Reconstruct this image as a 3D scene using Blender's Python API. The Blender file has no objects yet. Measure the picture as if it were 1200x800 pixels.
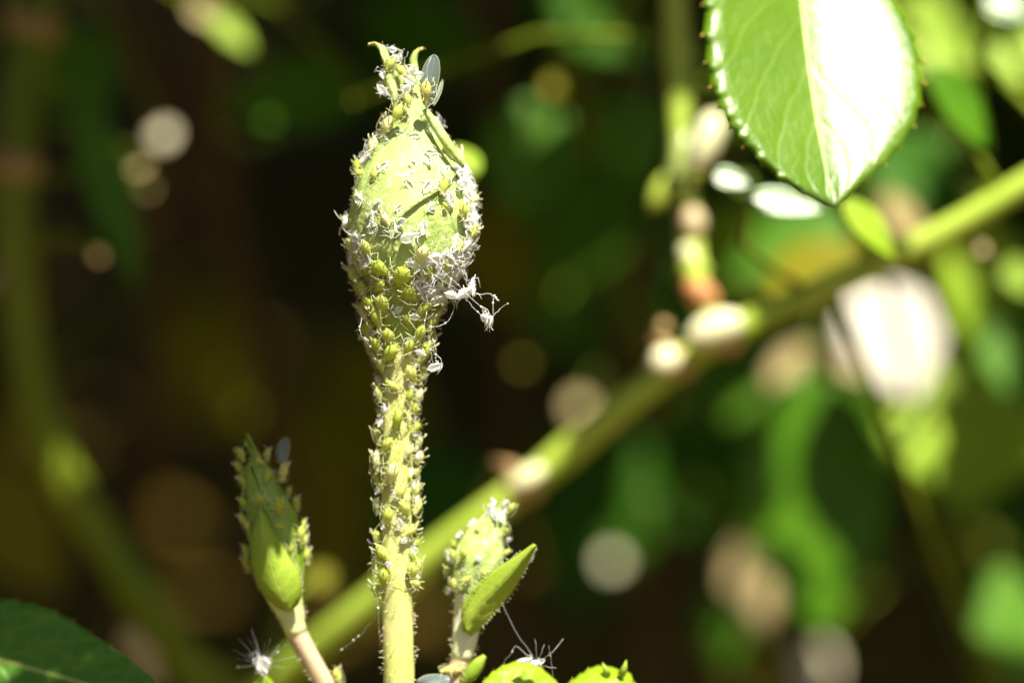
import bpy, math, random
import numpy as np
from mathutils import Vector, Matrix

random.seed(7); rng = np.random.default_rng(7)
MM = 0.001
sc = bpy.context.scene
COL = sc.collection

# ------------------------------------------------------------------ camera, sky, sun, exposure
PITCH = math.radians(15)
FWD = Vector((0, math.cos(PITCH), -math.sin(PITCH)))
UP = Vector((0, math.sin(PITCH), math.cos(PITCH)))
RT = Vector((1, 0, 0))
DIST = 240.0                       # camera to the plane of the bud, mm
SCL = 0.08                         # mm per photo pixel in that plane
FOC = Vector((0, 0, 450))          # the bud stands about 45 cm above the soil
CAM = FOC - FWD * DIST

cd = bpy.data.cameras.new('camera'); cam = bpy.data.objects.new('camera', cd); COL.objects.link(cam)
cam.location = CAM * MM
cam.rotation_euler = (math.pi / 2 - PITCH, 0, 0)
cd.sensor_width = 36; cd.lens = 90
cd.clip_start = 0.01; cd.clip_end = 500
cd.dof.use_dof = True
cd.dof.focus_distance = (DIST - 1.5) * MM
cd.dof.aperture_fstop = 9.0
sc.camera = cam

S_AZ, S_EL = math.radians(24), math.radians(59)      # relative to the lens axis
SUN = (RT * (math.cos(S_EL) * math.sin(S_AZ)) + UP * math.sin(S_EL) - FWD * (math.cos(S_EL) * math.cos(S_AZ))).normalized()
w = bpy.data.worlds.new('World'); sc.world = w; w.use_nodes = True
nt = w.node_tree; bg = nt.nodes['Background']
sky = nt.nodes.new('ShaderNodeTexSky'); sky.sky_type = 'NISHITA'; sky.sun_disc = False
sky.sun_elevation = math.asin(SUN.z); sky.sun_rotation = math.atan2(SUN.x, SUN.y)
sky.ozone_density = 0.3; sky.dust_density = 4.0; sky.air_density = 0.7
nt.links.new(sky.outputs[0], bg.inputs[0]); bg.inputs[1].default_value = 0.05
ld = bpy.data.lights.new('sun', 'SUN'); ld.energy = 5.0; ld.angle = math.radians(0.5); ld.color = (1, 0.94, 0.80)
lo = bpy.data.objects.new('sun', ld); COL.objects.link(lo)
lo.rotation_euler = SUN.to_track_quat('Z', 'Y').to_euler()
sc.view_settings.view_transform = 'Standard'; sc.view_settings.look = 'None'
sc.view_settings.exposure = 1.62; sc.view_settings.gamma = 1
sc.cycles.use_denoising = True
sc.cycles.max_bounces = 8; sc.cycles.transparent_max_bounces = 12
sc.cycles.sample_clamp_indirect = 4


def P(px, py, d=0.0):
    """photo pixel + distance behind the bud plane (mm) -> world point (mm)"""
    k = (DIST + d) / DIST * SCL
    return CAM + FWD * (DIST + d) + RT * ((px - 600) * k) + UP * ((400 - py) * k)


def tomm(px, d):
    return px * SCL * (DIST + d) / DIST

# ------------------------------------------------------------------ materials
def newmat(name):
    m = bpy.data.materials.new(name); m.use_nodes = True
    n = m.node_tree; n.nodes.clear()
    return m, n, n.nodes.new('ShaderNodeOutputMaterial')


def nd(n, t, **k):
    x = n.nodes.new(t)
    for a, b in k.items():
        setattr(x, a, b)
    return x


def mixcol(n, fac, a, b):
    x = nd(n, 'ShaderNodeMix', data_type='RGBA')
    if hasattr(fac, 'links'): n.links.new(fac, x.inputs[0])
    else: x.inputs[0].default_value = fac
    for s, v in ((6, a), (7, b)):
        if hasattr(v, 'links'): n.links.new(v, x.inputs[s])
        else: x.inputs[s].default_value = (*v, 1)
    return x.outputs[2]


def math_(n, op, a, b=0.0, c=None):
    x = nd(n, 'ShaderNodeMath', operation=op)
    for i, v in enumerate((a, b, c)):
        if v is None: continue
        if hasattr(v, 'links'): n.links.new(v, x.inputs[i])
        else: x.inputs[i].default_value = v
    return x.outputs[0]


def ramp(n, src, lo, hi):
    x = nd(n, 'ShaderNodeMapRange'); x.clamp = True
    n.links.new(src, x.inputs[0]); x.inputs[1].default_value = lo; x.inputs[2].default_value = hi
    return x.outputs[0]


def tissue(name, c1, c2, scale=900, rough=0.5, trans=0.2, spec=0.3, bump=0.25, tcol=None, rnd=0.0, speck=None, sss=0.0):
    """soft plant or insect tissue: two mottled tones, fine relief, light passing through"""
    m, n, out = newmat(name)
    tc = nd(n, 'ShaderNodeTexCoord')
    no = nd(n, 'ShaderNodeTexNoise'); no.inputs['Scale'].default_value = scale; no.inputs['Detail'].default_value = 5
    n.links.new(tc.outputs['Object'], no.inputs['Vector'])
    f = ramp(n, no.outputs[0], 0.32, 0.68)
    if rnd:
        oi = nd(n, 'ShaderNodeObjectInfo')
        f = math_(n, 'ADD', math_(n, 'MULTIPLY', f, 1 - rnd), math_(n, 'MULTIPLY', oi.outputs['Random'], rnd))
    col = mixcol(n, f, c1, c2)
    if speck:
        n2 = nd(n, 'ShaderNodeTexNoise'); n2.inputs['Scale'].default_value = scale * speck[1]; n2.inputs['Detail'].default_value = 3
        n.links.new(tc.outputs['Object'], n2.inputs['Vector'])
        col = mixcol(n, ramp(n, n2.outputs[0], speck[2], speck[2] + 0.12), col, speck[0])
    b = nd(n, 'ShaderNodeBsdfPrincipled'); n.links.new(col, b.inputs['Base Color'])
    b.inputs['Roughness'].default_value = rough; b.inputs['Specular IOR Level'].default_value = spec
    n3 = nd(n, 'ShaderNodeTexNoise'); n3.inputs['Scale'].default_value = scale * 5; n3.inputs['Detail'].default_value = 4
    n.links.new(tc.outputs['Object'], n3.inputs['Vector'])
    bp = nd(n, 'ShaderNodeBump'); bp.inputs['Strength'].default_value = bump; bp.inputs['Distance'].default_value = 0.0002
    n.links.new(n3.outputs[0], bp.inputs['Height']); n.links.new(bp.outputs[0], b.inputs['Normal'])
    if trans:
        t = nd(n, 'ShaderNodeBsdfTranslucent')
        if tcol: t.inputs[0].default_value = (*tcol, 1)
        else: n.links.new(col, t.inputs[0])
        mx = nd(n, 'ShaderNodeMixShader'); mx.inputs[0].default_value = trans
        n.links.new(b.outputs[0], mx.inputs[1]); n.links.new(t.outputs[0], mx.inputs[2])
        n.links.new(mx.outputs[0], out.inputs[0])
    else:
        n.links.new(b.outputs[0], out.inputs[0])
    return m


def leafmat(name, c1, c2, vein, tcol, rough=0.35, trans=0.35, nveins=9, bump=0.5, spec=0.35, cells=900):
    m, n, out = newmat(name)
    uv = nd(n, 'ShaderNodeUVMap'); sp = nd(n, 'ShaderNodeSeparateXYZ'); n.links.new(uv.outputs[0], sp.inputs[0])
    av = math_(n, 'ABSOLUTE', math_(n, 'SUBTRACT', math_(n, 'MULTIPLY', sp.outputs[0], 2.0), 1.0))
    tc = nd(n, 'ShaderNodeTexCoord')
    wob = nd(n, 'ShaderNodeTexNoise'); wob.inputs['Scale'].default_value = 150
    n.links.new(tc.outputs['Object'], wob.inputs['Vector'])
    ph = math_(n, 'SUBTRACT', math_(n, 'MULTIPLY', sp.outputs[1], float(nveins)), math_(n, 'MULTIPLY', av, 2.3))
    ph = math_(n, 'ADD', ph, math_(n, 'MULTIPLY', wob.outputs[0], 0.7))
    tri = math_(n, 'ABSOLUTE', math_(n, 'SUBTRACT', math_(n, 'FRACT', ph), 0.5))
    lat = math_(n, 'SUBTRACT', 1.0, ramp(n, tri, 0.0, 0.09))
    vo = nd(n, 'ShaderNodeTexVoronoi', feature='DISTANCE_TO_EDGE'); vo.inputs['Scale'].default_value = cells
    n.links.new(tc.outputs['Object'], vo.inputs['Vector'])
    ret = math_(n, 'SUBTRACT', 1.0, ramp(n, vo.outputs[0], 0.0, 0.09))
    midr = math_(n, 'SUBTRACT', 1.0, ramp(n, av, 0.012, 0.04))
    v = math_(n, 'MAXIMUM', math_(n, 'MULTIPLY', lat, 0.55), math_(n, 'MULTIPLY', ret, 0.22))
    v = math_(n, 'MAXIMUM', v, midr)
    no = nd(n, 'ShaderNodeTexNoise'); no.inputs['Scale'].default_value = 120; no.inputs['Detail'].default_value = 5
    n.links.new(tc.outputs['Object'], no.inputs['Vector'])
    base = mixcol(n, ramp(n, no.outputs[0], 0.3, 0.7), c1, c2)
    col = mixcol(n, math_(n, 'MULTIPLY', v, 0.75), base, vein)
    b = nd(n, 'ShaderNodeBsdfPrincipled'); n.links.new(col, b.inputs['Base Color'])
    b.inputs['Specular IOR Level'].default_value = spec
    n.links.new(math_(n, 'ADD', math_(n, 'MULTIPLY', no.outputs[0], 0.12), rough - 0.06), b.inputs['Roughness'])
    h = math_(n, 'SUBTRACT', math_(n, 'MULTIPLY', vo.outputs[0], 0.25), math_(n, 'MULTIPLY', v, 0.8))
    bp = nd(n, 'ShaderNodeBump'); bp.inputs['Strength'].default_value = bump; bp.inputs['Distance'].default_value = 0.0003
    n.links.new(h, bp.inputs['Height']); n.links.new(bp.outputs[0], b.inputs['Normal'])
    t = nd(n, 'ShaderNodeBsdfTranslucent'); n.links.new(mixcol(n, math_(n, 'MULTIPLY', v, 0.5), tcol, vein), t.inputs[0])
    mx = nd(n, 'ShaderNodeMixShader'); mx.inputs[0].default_value = trans
    n.links.new(b.outputs[0], mx.inputs[1]); n.links.new(t.outputs[0], mx.inputs[2]); n.links.new(mx.outputs[0], out.inputs[0])
    return m


def wingmat():
    m, n, out = newmat('wing_membrane')
    tr = nd(n, 'ShaderNodeBsdfTransparent'); tr.inputs[0].default_value = (0.82, 0.9, 0.9, 1)
    b = nd(n, 'ShaderNodeBsdfPrincipled'); b.inputs['Base Color'].default_value = (0.32, 0.42, 0.42, 1); b.inputs['Roughness'].default_value = 0.25
    mx = nd(n, 'ShaderNodeMixShader'); mx.inputs[0].default_value = 0.3
    n.links.new(tr.outputs[0], mx.inputs[1]); n.links.new(b.outputs[0], mx.inputs[2]); n.links.new(mx.outputs[0], out.inputs[0])
    return m


M = dict(
    stem=tissue('stem_skin', (0.42, 0.48, 0.11), (0.53, 0.52, 0.20), 260, 0.5, 0.10, speck=((0.56, 0.36, 0.24), 1.3, 0.60), bump=0.3),
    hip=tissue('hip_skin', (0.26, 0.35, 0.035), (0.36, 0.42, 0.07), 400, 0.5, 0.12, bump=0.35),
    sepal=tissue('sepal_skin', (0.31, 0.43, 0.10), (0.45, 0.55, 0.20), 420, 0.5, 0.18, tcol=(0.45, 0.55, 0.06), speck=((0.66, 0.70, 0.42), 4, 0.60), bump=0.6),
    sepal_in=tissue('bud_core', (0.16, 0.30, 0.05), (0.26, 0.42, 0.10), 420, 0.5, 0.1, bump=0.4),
    sepal_sh=tissue('sepal_shaded', (0.20, 0.33, 0.03), (0.32, 0.44, 0.07), 420, 0.42, 0.3, tcol=(0.35, 0.5, 0.04), bump=0.5),  # sepal colour darkened to carry the shade on the left bud
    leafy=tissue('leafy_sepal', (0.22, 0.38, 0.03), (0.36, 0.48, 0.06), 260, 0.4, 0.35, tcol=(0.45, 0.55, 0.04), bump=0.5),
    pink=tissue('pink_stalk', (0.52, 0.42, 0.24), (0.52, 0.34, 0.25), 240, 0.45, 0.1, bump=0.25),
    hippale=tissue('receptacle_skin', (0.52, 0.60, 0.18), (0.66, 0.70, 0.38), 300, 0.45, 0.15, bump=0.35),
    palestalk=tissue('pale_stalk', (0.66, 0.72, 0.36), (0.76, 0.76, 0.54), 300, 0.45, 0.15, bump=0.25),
    tip=tissue('reddish_tip', (0.45, 0.18, 0.06), (0.5, 0.3, 0.08), 900, 0.4, 0.1),
    amber=tissue('amber_tooth', (0.55, 0.30, 0.04), (0.6, 0.4, 0.1), 900, 0.35, 0.2),
    aphid=tissue('aphid_green', (0.36, 0.46, 0.04), (0.55, 0.63, 0.13), 1200, 0.45, 0.40, tcol=(0.62, 0.64, 0.07), rnd=0.75, bump=0.2),
    aphid_y=tissue('aphid_yellow', (0.48, 0.57, 0.08), (0.64, 0.70, 0.24), 1200, 0.45, 0.40, tcol=(0.7, 0.68, 0.1), rnd=0.7, bump=0.2),
    aphid_p=tissue('aphid_pale', (0.60, 0.63, 0.25), (0.76, 0.77, 0.45), 1200, 0.42, 0.30, tcol=(0.7, 0.68, 0.2), rnd=0.7, bump=0.2),
    limb=tissue('aphid_limb', (0.55, 0.55, 0.25), (0.78, 0.78, 0.55), 900, 0.4, 0.25, rnd=0.8),
    winged=tissue('winged_body', (0.52, 0.56, 0.14), (0.58, 0.50, 0.14), 1600, 0.38, 0.2),
    skin=tissue('shed_skin', (0.86, 0.87, 0.84), (0.93, 0.93, 0.92), 2000, 0.4, 0.42, bump=0.3),
    silk=tissue('silk', (0.75, 0.77, 0.8), (0.85, 0.85, 0.85), 2000, 0.25, 0.2, spec=0.8),
    hair=tissue('bristle', (0.65, 0.68, 0.4), (0.8, 0.8, 0.6), 900, 0.4, 0.3),
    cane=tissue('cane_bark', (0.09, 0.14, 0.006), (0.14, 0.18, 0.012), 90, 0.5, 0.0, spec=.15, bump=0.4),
    canelit=tissue('cane_lit_skin', (0.25, 0.37, 0.03), (0.34, 0.43, 0.06), 90, 0.42, 0.0, bump=0.4),  # brighter copy of the cane colour, sunlight put into the tone
    node=tissue('cane_node', (0.26, 0.15, 0.06), (0.34, 0.24, 0.09), 150, 0.5, 0.0, bump=0.4),
    redbud=tissue('red_bud', (0.36, 0.12, 0.04), (0.48, 0.24, 0.09), 150, 0.45, 0.1),
    litknob=tissue('lit_pale_knob', (0.62, 0.62, 0.32), (0.72, 0.66, 0.48), 120, 0.45, 0.1),  # pale tone standing for sunlight on the cane's nodes
    bark=tissue('bark', (0.055, 0.034, 0.010), (0.09, 0.06, 0.02), 40, 0.85, 0.0, spec=.08, bump=0.6),
    wing=wingmat(),
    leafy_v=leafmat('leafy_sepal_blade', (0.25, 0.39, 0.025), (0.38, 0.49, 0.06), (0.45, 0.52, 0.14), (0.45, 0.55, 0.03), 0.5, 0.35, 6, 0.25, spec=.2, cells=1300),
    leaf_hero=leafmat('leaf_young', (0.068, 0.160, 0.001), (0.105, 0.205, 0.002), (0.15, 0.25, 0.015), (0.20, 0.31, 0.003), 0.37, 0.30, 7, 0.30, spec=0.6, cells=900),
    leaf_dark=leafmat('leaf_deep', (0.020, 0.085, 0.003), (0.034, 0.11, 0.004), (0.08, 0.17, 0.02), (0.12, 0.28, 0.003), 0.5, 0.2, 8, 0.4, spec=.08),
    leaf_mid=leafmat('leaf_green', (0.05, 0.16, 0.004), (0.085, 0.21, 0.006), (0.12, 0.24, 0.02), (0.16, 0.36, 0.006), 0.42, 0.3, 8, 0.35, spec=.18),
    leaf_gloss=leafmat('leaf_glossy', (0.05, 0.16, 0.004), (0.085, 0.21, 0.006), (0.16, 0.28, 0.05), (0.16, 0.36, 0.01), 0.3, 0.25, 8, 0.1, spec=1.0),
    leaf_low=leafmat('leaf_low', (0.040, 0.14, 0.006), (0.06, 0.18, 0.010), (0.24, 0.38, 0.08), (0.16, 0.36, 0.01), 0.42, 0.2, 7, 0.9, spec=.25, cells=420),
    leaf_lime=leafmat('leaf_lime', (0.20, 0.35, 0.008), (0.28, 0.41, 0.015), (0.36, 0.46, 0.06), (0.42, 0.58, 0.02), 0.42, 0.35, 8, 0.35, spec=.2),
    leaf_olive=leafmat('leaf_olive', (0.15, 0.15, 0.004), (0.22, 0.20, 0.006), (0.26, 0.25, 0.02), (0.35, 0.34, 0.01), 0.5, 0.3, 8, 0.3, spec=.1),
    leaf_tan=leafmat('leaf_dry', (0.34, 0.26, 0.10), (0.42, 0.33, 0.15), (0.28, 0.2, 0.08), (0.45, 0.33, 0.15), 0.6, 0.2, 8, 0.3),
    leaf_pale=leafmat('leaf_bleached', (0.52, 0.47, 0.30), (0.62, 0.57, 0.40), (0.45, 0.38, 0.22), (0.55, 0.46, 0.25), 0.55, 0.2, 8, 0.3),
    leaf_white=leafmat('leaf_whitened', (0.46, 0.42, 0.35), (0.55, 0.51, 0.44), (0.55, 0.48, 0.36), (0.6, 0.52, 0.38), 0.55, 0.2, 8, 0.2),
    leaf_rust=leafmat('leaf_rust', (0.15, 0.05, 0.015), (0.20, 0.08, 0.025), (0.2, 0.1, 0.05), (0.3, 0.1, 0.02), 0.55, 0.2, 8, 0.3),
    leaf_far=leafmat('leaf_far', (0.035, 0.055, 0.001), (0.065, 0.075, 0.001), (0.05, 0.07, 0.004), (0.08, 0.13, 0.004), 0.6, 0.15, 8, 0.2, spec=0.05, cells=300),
)


def soilmat():
    m, n, out = newmat('soil')
    tc = nd(n, 'ShaderNodeTexCoord')
    no = nd(n, 'ShaderNodeTexNoise'); no.inputs['Scale'].default_value = 9; no.inputs['Detail'].default_value = 8
    n.links.new(tc.outputs['Object'], no.inputs['Vector'])
    b = nd(n, 'ShaderNodeBsdfPrincipled'); b.inputs['Roughness'].default_value = 0.95; b.inputs['Specular IOR Level'].default_value = 0.1
    n.links.new(mixcol(n, ramp(n, no.outputs[0], 0.35, 0.7), (0.065, 0.040, 0.004), (0.115, 0.072, 0.010)), b.inputs['Base Color'])
    bp = nd(n, 'ShaderNodeBump'); bp.inputs['Distance'].default_value = 0.02
    n.links.new(no.outputs[0], bp.inputs['Height']); n.links.new(bp.outputs[0], b.inputs['Normal'])
    n.links.new(b.outputs[0], out.inputs[0])
    return m

# ------------------------------------------------------------------ mesh helpers (world mm)
def cr(ts, pts, t):
    """Catmull-Rom through pts (any dimension) at parameters ts"""
    ts = list(ts); pts = [np.array(p, float) for p in pts]
    if t <= ts[0]: return pts[0]
    if t >= ts[-1]: return pts[-1]
    i = max(k for k in range(len(ts) - 1) if ts[k] <= t)
    h = ts[i + 1] - ts[i]; x = (t - ts[i]) / h
    def tan(k):
        if k == 0: return (pts[1] - pts[0]) / (ts[1] - ts[0])
        if k == len(ts) - 1: return (pts[-1] - pts[-2]) / (ts[-1] - ts[-2])
        return (pts[k + 1] - pts[k - 1]) / (ts[k + 1] - ts[k - 1])
    a, b = tan(i) * h, tan(i + 1) * h
    return (2*x**3 - 3*x*x + 1) * pts[i] + (x**3 - 2*x*x + x) * a + (-2*x**3 + 3*x*x) * pts[i + 1] + (x**3 - x*x) * b


class MB:
    def __init__(s): s.v = []; s.f = []; s.uv = None
    def add(s, vs, fs):
        o = len(s.v); s.v += [Vector(x) for x in vs]; s.f += [tuple(i + o for i in f) for f in fs]; return s
    def tube(s, path, rad, n=8):
        path = [Vector(p) for p in path]; k = len(path)
        if not hasattr(rad, '__len__'): rad = [rad] * k
        vs, fs = [], []
        t0 = (path[1] - path[0]).normalized()
        a = t0.orthogonal().normalized()
        for i in range(k):
            t = (path[min(i + 1, k - 1)] - path[max(i - 1, 0)])
            t = t.normalized() if t.length > 1e-9 else t0
            a = (a - t * a.dot(t))
            a = a.normalized() if a.length > 1e-6 else t.orthogonal().normalized()
            b = t.cross(a)
            for j in range(n):
                c = 2 * math.pi * j / n
                vs.append(path[i] + (a * math.cos(c) + b * math.sin(c)) * rad[i])
            if i:
                for j in range(n):
                    fs.append(((i-1)*n + j, (i-1)*n + (j+1) % n, i*n + (j+1) % n, i*n + j))
        fs.append(tuple(range(n))[::-1]); fs.append(tuple((k-1)*n + j for j in range(n)))
        return s.add(vs, fs)
    def grid(s, rows, closed=False):
        m = len(rows[0]); vs = [p for r in rows for p in r]; fs = []
        for i in range(len(rows) - 1):
            for j in range(m if closed else m - 1):
                fs.append((i*m + j, i*m + (j+1) % m, (i+1)*m + (j+1) % m, (i+1)*m + j))
        return s.add(vs, fs)
    def ball(s, c, r, n=8, ax=None, stretch=1.0, seedv=0.0):
        ax = Vector(ax).normalized() if ax is not None else Vector((0, 0, 1))
        a = ax.orthogonal().normalized(); b = ax.cross(a); rows = []
        for i in range(n // 2 + 1):
            ph = math.pi * i / (n // 2)
            rows.append([Vector(c) + (a * math.cos(2*math.pi*j/n) + b * math.sin(2*math.pi*j/n)) * max(math.sin(ph), 0.02) * r * (1 + seedv * random.uniform(-1, 1))
                         + ax * (-math.cos(ph) * r * stretch) for j in range(n)])
        return s.grid(rows, True)


BASE = {}
def thing(name, label, cat, base, group=None):
    o = bpy.data.objects.new(name, None); COL.objects.link(o)
    o.empty_display_size = 0.002
    o.location = Vector(base) * MM; o['label'] = label; o['category'] = cat
    if group: o['group'] = group
    BASE[o] = Vector(base)
    return o


def build(name, mb, mat, parent=None, smooth=True, base=None, kind=None, solid=0.0, sub=0):
    b = BASE[parent] if parent is not None else (Vector(base) if base is not None else Vector((0, 0, 0)))
    me = bpy.data.meshes.new(name)
    me.from_pydata([tuple((v - b) * MM) for v in mb.v], [], mb.f)
    if mb.uv is not None:
        ul = me.uv_layers.new(name='UVMap')
        ul.data.foreach_set('uv', np.array([mb.uv[l.vertex_index] for l in me.loops], float).ravel())
    me.materials.append(M[mat] if isinstance(mat, str) else mat)
    if smooth: me.polygons.foreach_set('use_smooth', [True] * len(me.polygons))
    me.update()
    o = bpy.data.objects.new(name, me); COL.objects.link(o)
    if parent is not None:
        o.parent = parent; BASE[o] = b
    else:
        o.location = b * MM; BASE[o] = b
    if kind: o['kind'] = kind
    if solid:
        md = o.modifiers.new('thickness', 'SOLIDIFY'); md.thickness = solid * MM; md.offset = 0
    if sub:
        md = o.modifiers.new('smooth', 'SUBSURF'); md.levels = md.render_levels = sub
    return o


def tag(o, label, cat, group=None):
    o['label'] = label; o['category'] = cat
    if group: o['group'] = group
    return o


LIT = []            # (point, radius): places the sun must reach through the overhanging leaves
def lit(px, py, d, r_px): LIT.append((P(px, py, d), tomm(r_px, d)))

# ------------------------------------------------------------------ ground
mb = MB()
n_ = 60; xs = np.sign(np.linspace(-1, 1, n_)) * np.abs(np.linspace(-1, 1, n_)) ** 3 * 150000
rows = []
for y in xs:
    rows.append([Vector((x, y + 2000, (12 * math.sin(x / 170 + y / 230) + 9 * math.sin(x / 71 - y / 97)) if abs(x) < 5000 and abs(y) < 5000 else 0)) for x in xs])
mb.grid(rows)
g = build('ground', mb, soilmat(), kind='structure')

# ------------------------------------------------------------------ tall bud in the middle
CY = [900, 800, 700, 600, 500, 430, 400, 350, 300, 250, 200, 170, 150, 110]
CX = [470, 467, 466, 465, 466, 468, 467, 471, 480, 482, 480, 480, 481, 480]
RY = [900, 700, 500, 440, 415, 390, 360, 330, 310, 290, 260, 230, 200, 180, 160, 145, 130, 110]
RR = [18.5, 18, 18, 19.5, 23, 30, 38, 48, 56, 62, 66, 63, 53, 41, 30, 23, 17, 10]
BD = 4.0    # the axis stands a little behind the plane of focus
def cx_(y): return float(np.interp(-y, [-v for v in CY], CX))
def rr_(y): return float(cr([-v for v in RY], [[r] for r in RR], -y)[0])
def S(y, th, off=0.0):
    """point on the bud/stem surface at photo height y and azimuth th (90 = towards the lens)"""
    r = rr_(y) + off
    return P(cx_(y) + r * math.cos(th), y, BD - r * math.sin(th) * SCL)
def Sn(y, th):
    e = 0.03
    a = S(y, th + e) - S(y, th - e); b = S(y - 2, th) - S(y + 2, th)
    nrm = a.cross(b).normalized()
    c = P(cx_(y), y, BD)
    if nrm.dot(S(y, th) - c) < 0: nrm = -nrm
    return nrm, b.normalized()

tall = thing('rose_bud', 'tall rose bud crowded with aphids and white shed skins on a straight upright stem', 'rose bud', P(470, 900, BD))
N = 32
def lathe(y0, y1, step, off=0.0, wob=0.0):
    m = MB(); rows = []
    ys = np.arange(y0, y1 - 1e-6, -step)
    for y in ys:
        rows.append([S(y, 2 * math.pi * j / N, off + wob * (math.sin(3 * 2 * math.pi * j / N + y * .05) + .6 * math.sin(5 * 2*math.pi*j/N - y*.11))) for j in range(N)])
    m.grid(rows, True)
    m.f.append(tuple(range(N))); m.f.append(tuple(len(m.v) - N + j for j in range(N)))
    return m
stem_o = build('stem', lathe(900, 404, 8, 0, 0.5), 'stem', tall)
_b = P(474, 1700, 10)
build('lower_stem', MB().tube([P(470, 888, BD), P(471, 1000, BD), P(474, 1350, 8), _b, Vector((_b.x, _b.y + 10, _b.z * .5)), Vector((_b.x + 4, _b.y + 20, -5))], [1.45, 1.5, 1.7, 2.2, 3.0, 4.2], 12), 'canelit', tall)
hip_o = build('receptacle', lathe(410, 300, 5, 0, 0.9), 'hip', tall)
bud_o = build('bud_core', lathe(318, 110, 5, -1.5, 1.0), 'sepal_in', tall)

def sepal(right, left, off, tail, tw, mat='sepal', edge=2.6, y0=322, y1=138):
    """right/left: azimuth of the two margins (deg) at heights y; tail: (px,py,depth) path of the tip"""
    m = MB(); rows = []; nv = 15
    hy = [r[0] for r in right]
    for y in np.arange(y0, y1 - 1e-6, -6):
        t = (y0 - y) / (y0 - y1)
        a = math.radians(float(np.interp(-y, [-h for h in hy], [r[1] for r in right])))
        b = math.radians(float(np.interp(-y, [-q[0] for q in left], [q[1] for q in left])))
        row = []
        for j in range(nv):
            v = j / (nv - 1) * 2 - 1
            th = a + (b - a) * (v + 1) / 2
            o = off * min(1, 0.25 + t * 5) + edge * abs(v) ** 5 - 0.8 * math.exp(-(v / .12) ** 2) * 0 + 1.3 * math.exp(-(v / .1) ** 2)
            row.append(S(y, th, o + .5 * math.sin(y * .23 + j * 1.7)))
        rows.append(row)
    last = rows[-1]; c0 = last[nv // 2]; offs = [p - c0 for p in last]
    pts = [np.array(c0)] + [np.array(P(*q)) for q in tail]
    k = len(pts); M_ = 14
    for i in range(1, M_ + 1):
        u = i / M_
        c = Vector(cr(range(k), pts, u * (k - 1)))
        sc_ = (.45 + .55 * (1 - u) ** 3) * (1 - u) ** .6 * tw + 0.03
        Rm = Matrix.Rotation(1.1 * u * (1 if off > 3 else -1), 3, UP)
        rows.append([c + Rm @ o * sc_ + FWD * (.12 * math.sin(i * 1.9 + j)) for j, o in enumerate(offs)])
    m.grid(rows)
    return build('sepal', m, mat, tall, solid=0.28)

# front sepal, its right margin sweeping up to the right as a raised ridge
sepal([(322, 112), (275, 106), (252, 98), (235, 80), (215, 48), (195, 18), (175, 12), (155, 30), (138, 55)],
      [(322, 168), (275, 170), (240, 160), (200, 150), (170, 142), (138, 140)], 6.0,
      [(474, 115, 2.5), (464, 88, 2.2), (454, 68, 2.0), (446, 54, 2.2), (432, 52, 2.6)], 0.95, edge=3.4)
sepal([(322, 24), (250, 20), (200, 15), (138, 30)], [(322, 118), (250, 116), (200, 100), (138, 120)], 2.2,
      [(484, 112, 3.4), (485, 90, 3.6), (484, 72, 3.8), (487, 61, 4.0), (495, 57, 4.4)], 0.7)
sepal([(322, -62), (250, -70), (200, -80), (138, -70)], [(322, 30), (250, 28), (200, 25), (138, 40)], 4.2,
      [(488, 115, 4.6), (484, 95, 5.0), (476, 80, 4.6)], 0.85)
sepal([(322, 164), (250, 160), (200, 150), (138, 150)], [(322, 236), (250, 232), (200, 225), (138, 240)], 3.2,
      [(474, 112, 5.0), (468, 96, 5.2), (464, 86, 5.4)], 0.8)
sepal([(322, 226), (250, 226), (200, 225), (138, 230)], [(322, 306), (250, 300), (200, 290), (138, 300)], 2.4,
      [(480, 112, 6.0), (480, 95, 6.2), (478, 82, 6.2)], 0.8)
# red curled ends of the two long tips
for pth in ([(446, 54, 2.2), (439, 50.5, 2.3), (433, 52, 2.6), (431, 56, 2.8)], [(486, 64, 3.9), (489, 58.5, 4.1), (495, 56.5, 4.4), (499, 58, 4.6)]):
    build('sepal_tip', MB().tube([P(*cr(range(4), pth, i / 4)) for i in range(13)], [0.16 - 0.011 * i for i in range(13)], 6), 'tip', tall)
# narrow side lobes of the sepals, lying along the shoulder
def lobe(pts, wpx, parent, mat, z=0.0):
    m = MB(); rows = []; k = len(pts)
    for i in range(15):
        u = i / 14
        p = cr(range(k), pts, u * (k - 1)); q = cr(range(k), pts, min(k - 1, u * (k - 1) + .05)); q0 = cr(range(k), pts, max(0, u * (k - 1) - .05))
        t = np.array([q[0] - q0[0], q[1] - q0[1]]); t = t / (np.hypot(*t) + 1e-9)
        wd = wpx * math.sin(math.pi * min(1, u * .85 + .12)) ** .8
        rows.append([P(p[0] - t[1] * wd * v, p[1] + t[0] * wd * v, p[2] + .35 * abs(v) ** 2) for v in (-1, -.5, 0, .5, 1)])
    m.grid(rows)
    return build('sepal_lobe', m, mat, parent, solid=0.22)
lobe([(498, 128, 1.0), (511, 148, .6), (524, 168, .2), (535, 184, .4), (543, 196, 1.2)], 5, tall, 'sepal')
lobe([(462, 120, 1.6), (460, 105, 1.4), (456, 88, 1.6), (460, 74, 2.0)], 5, tall, 'sepal')

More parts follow.
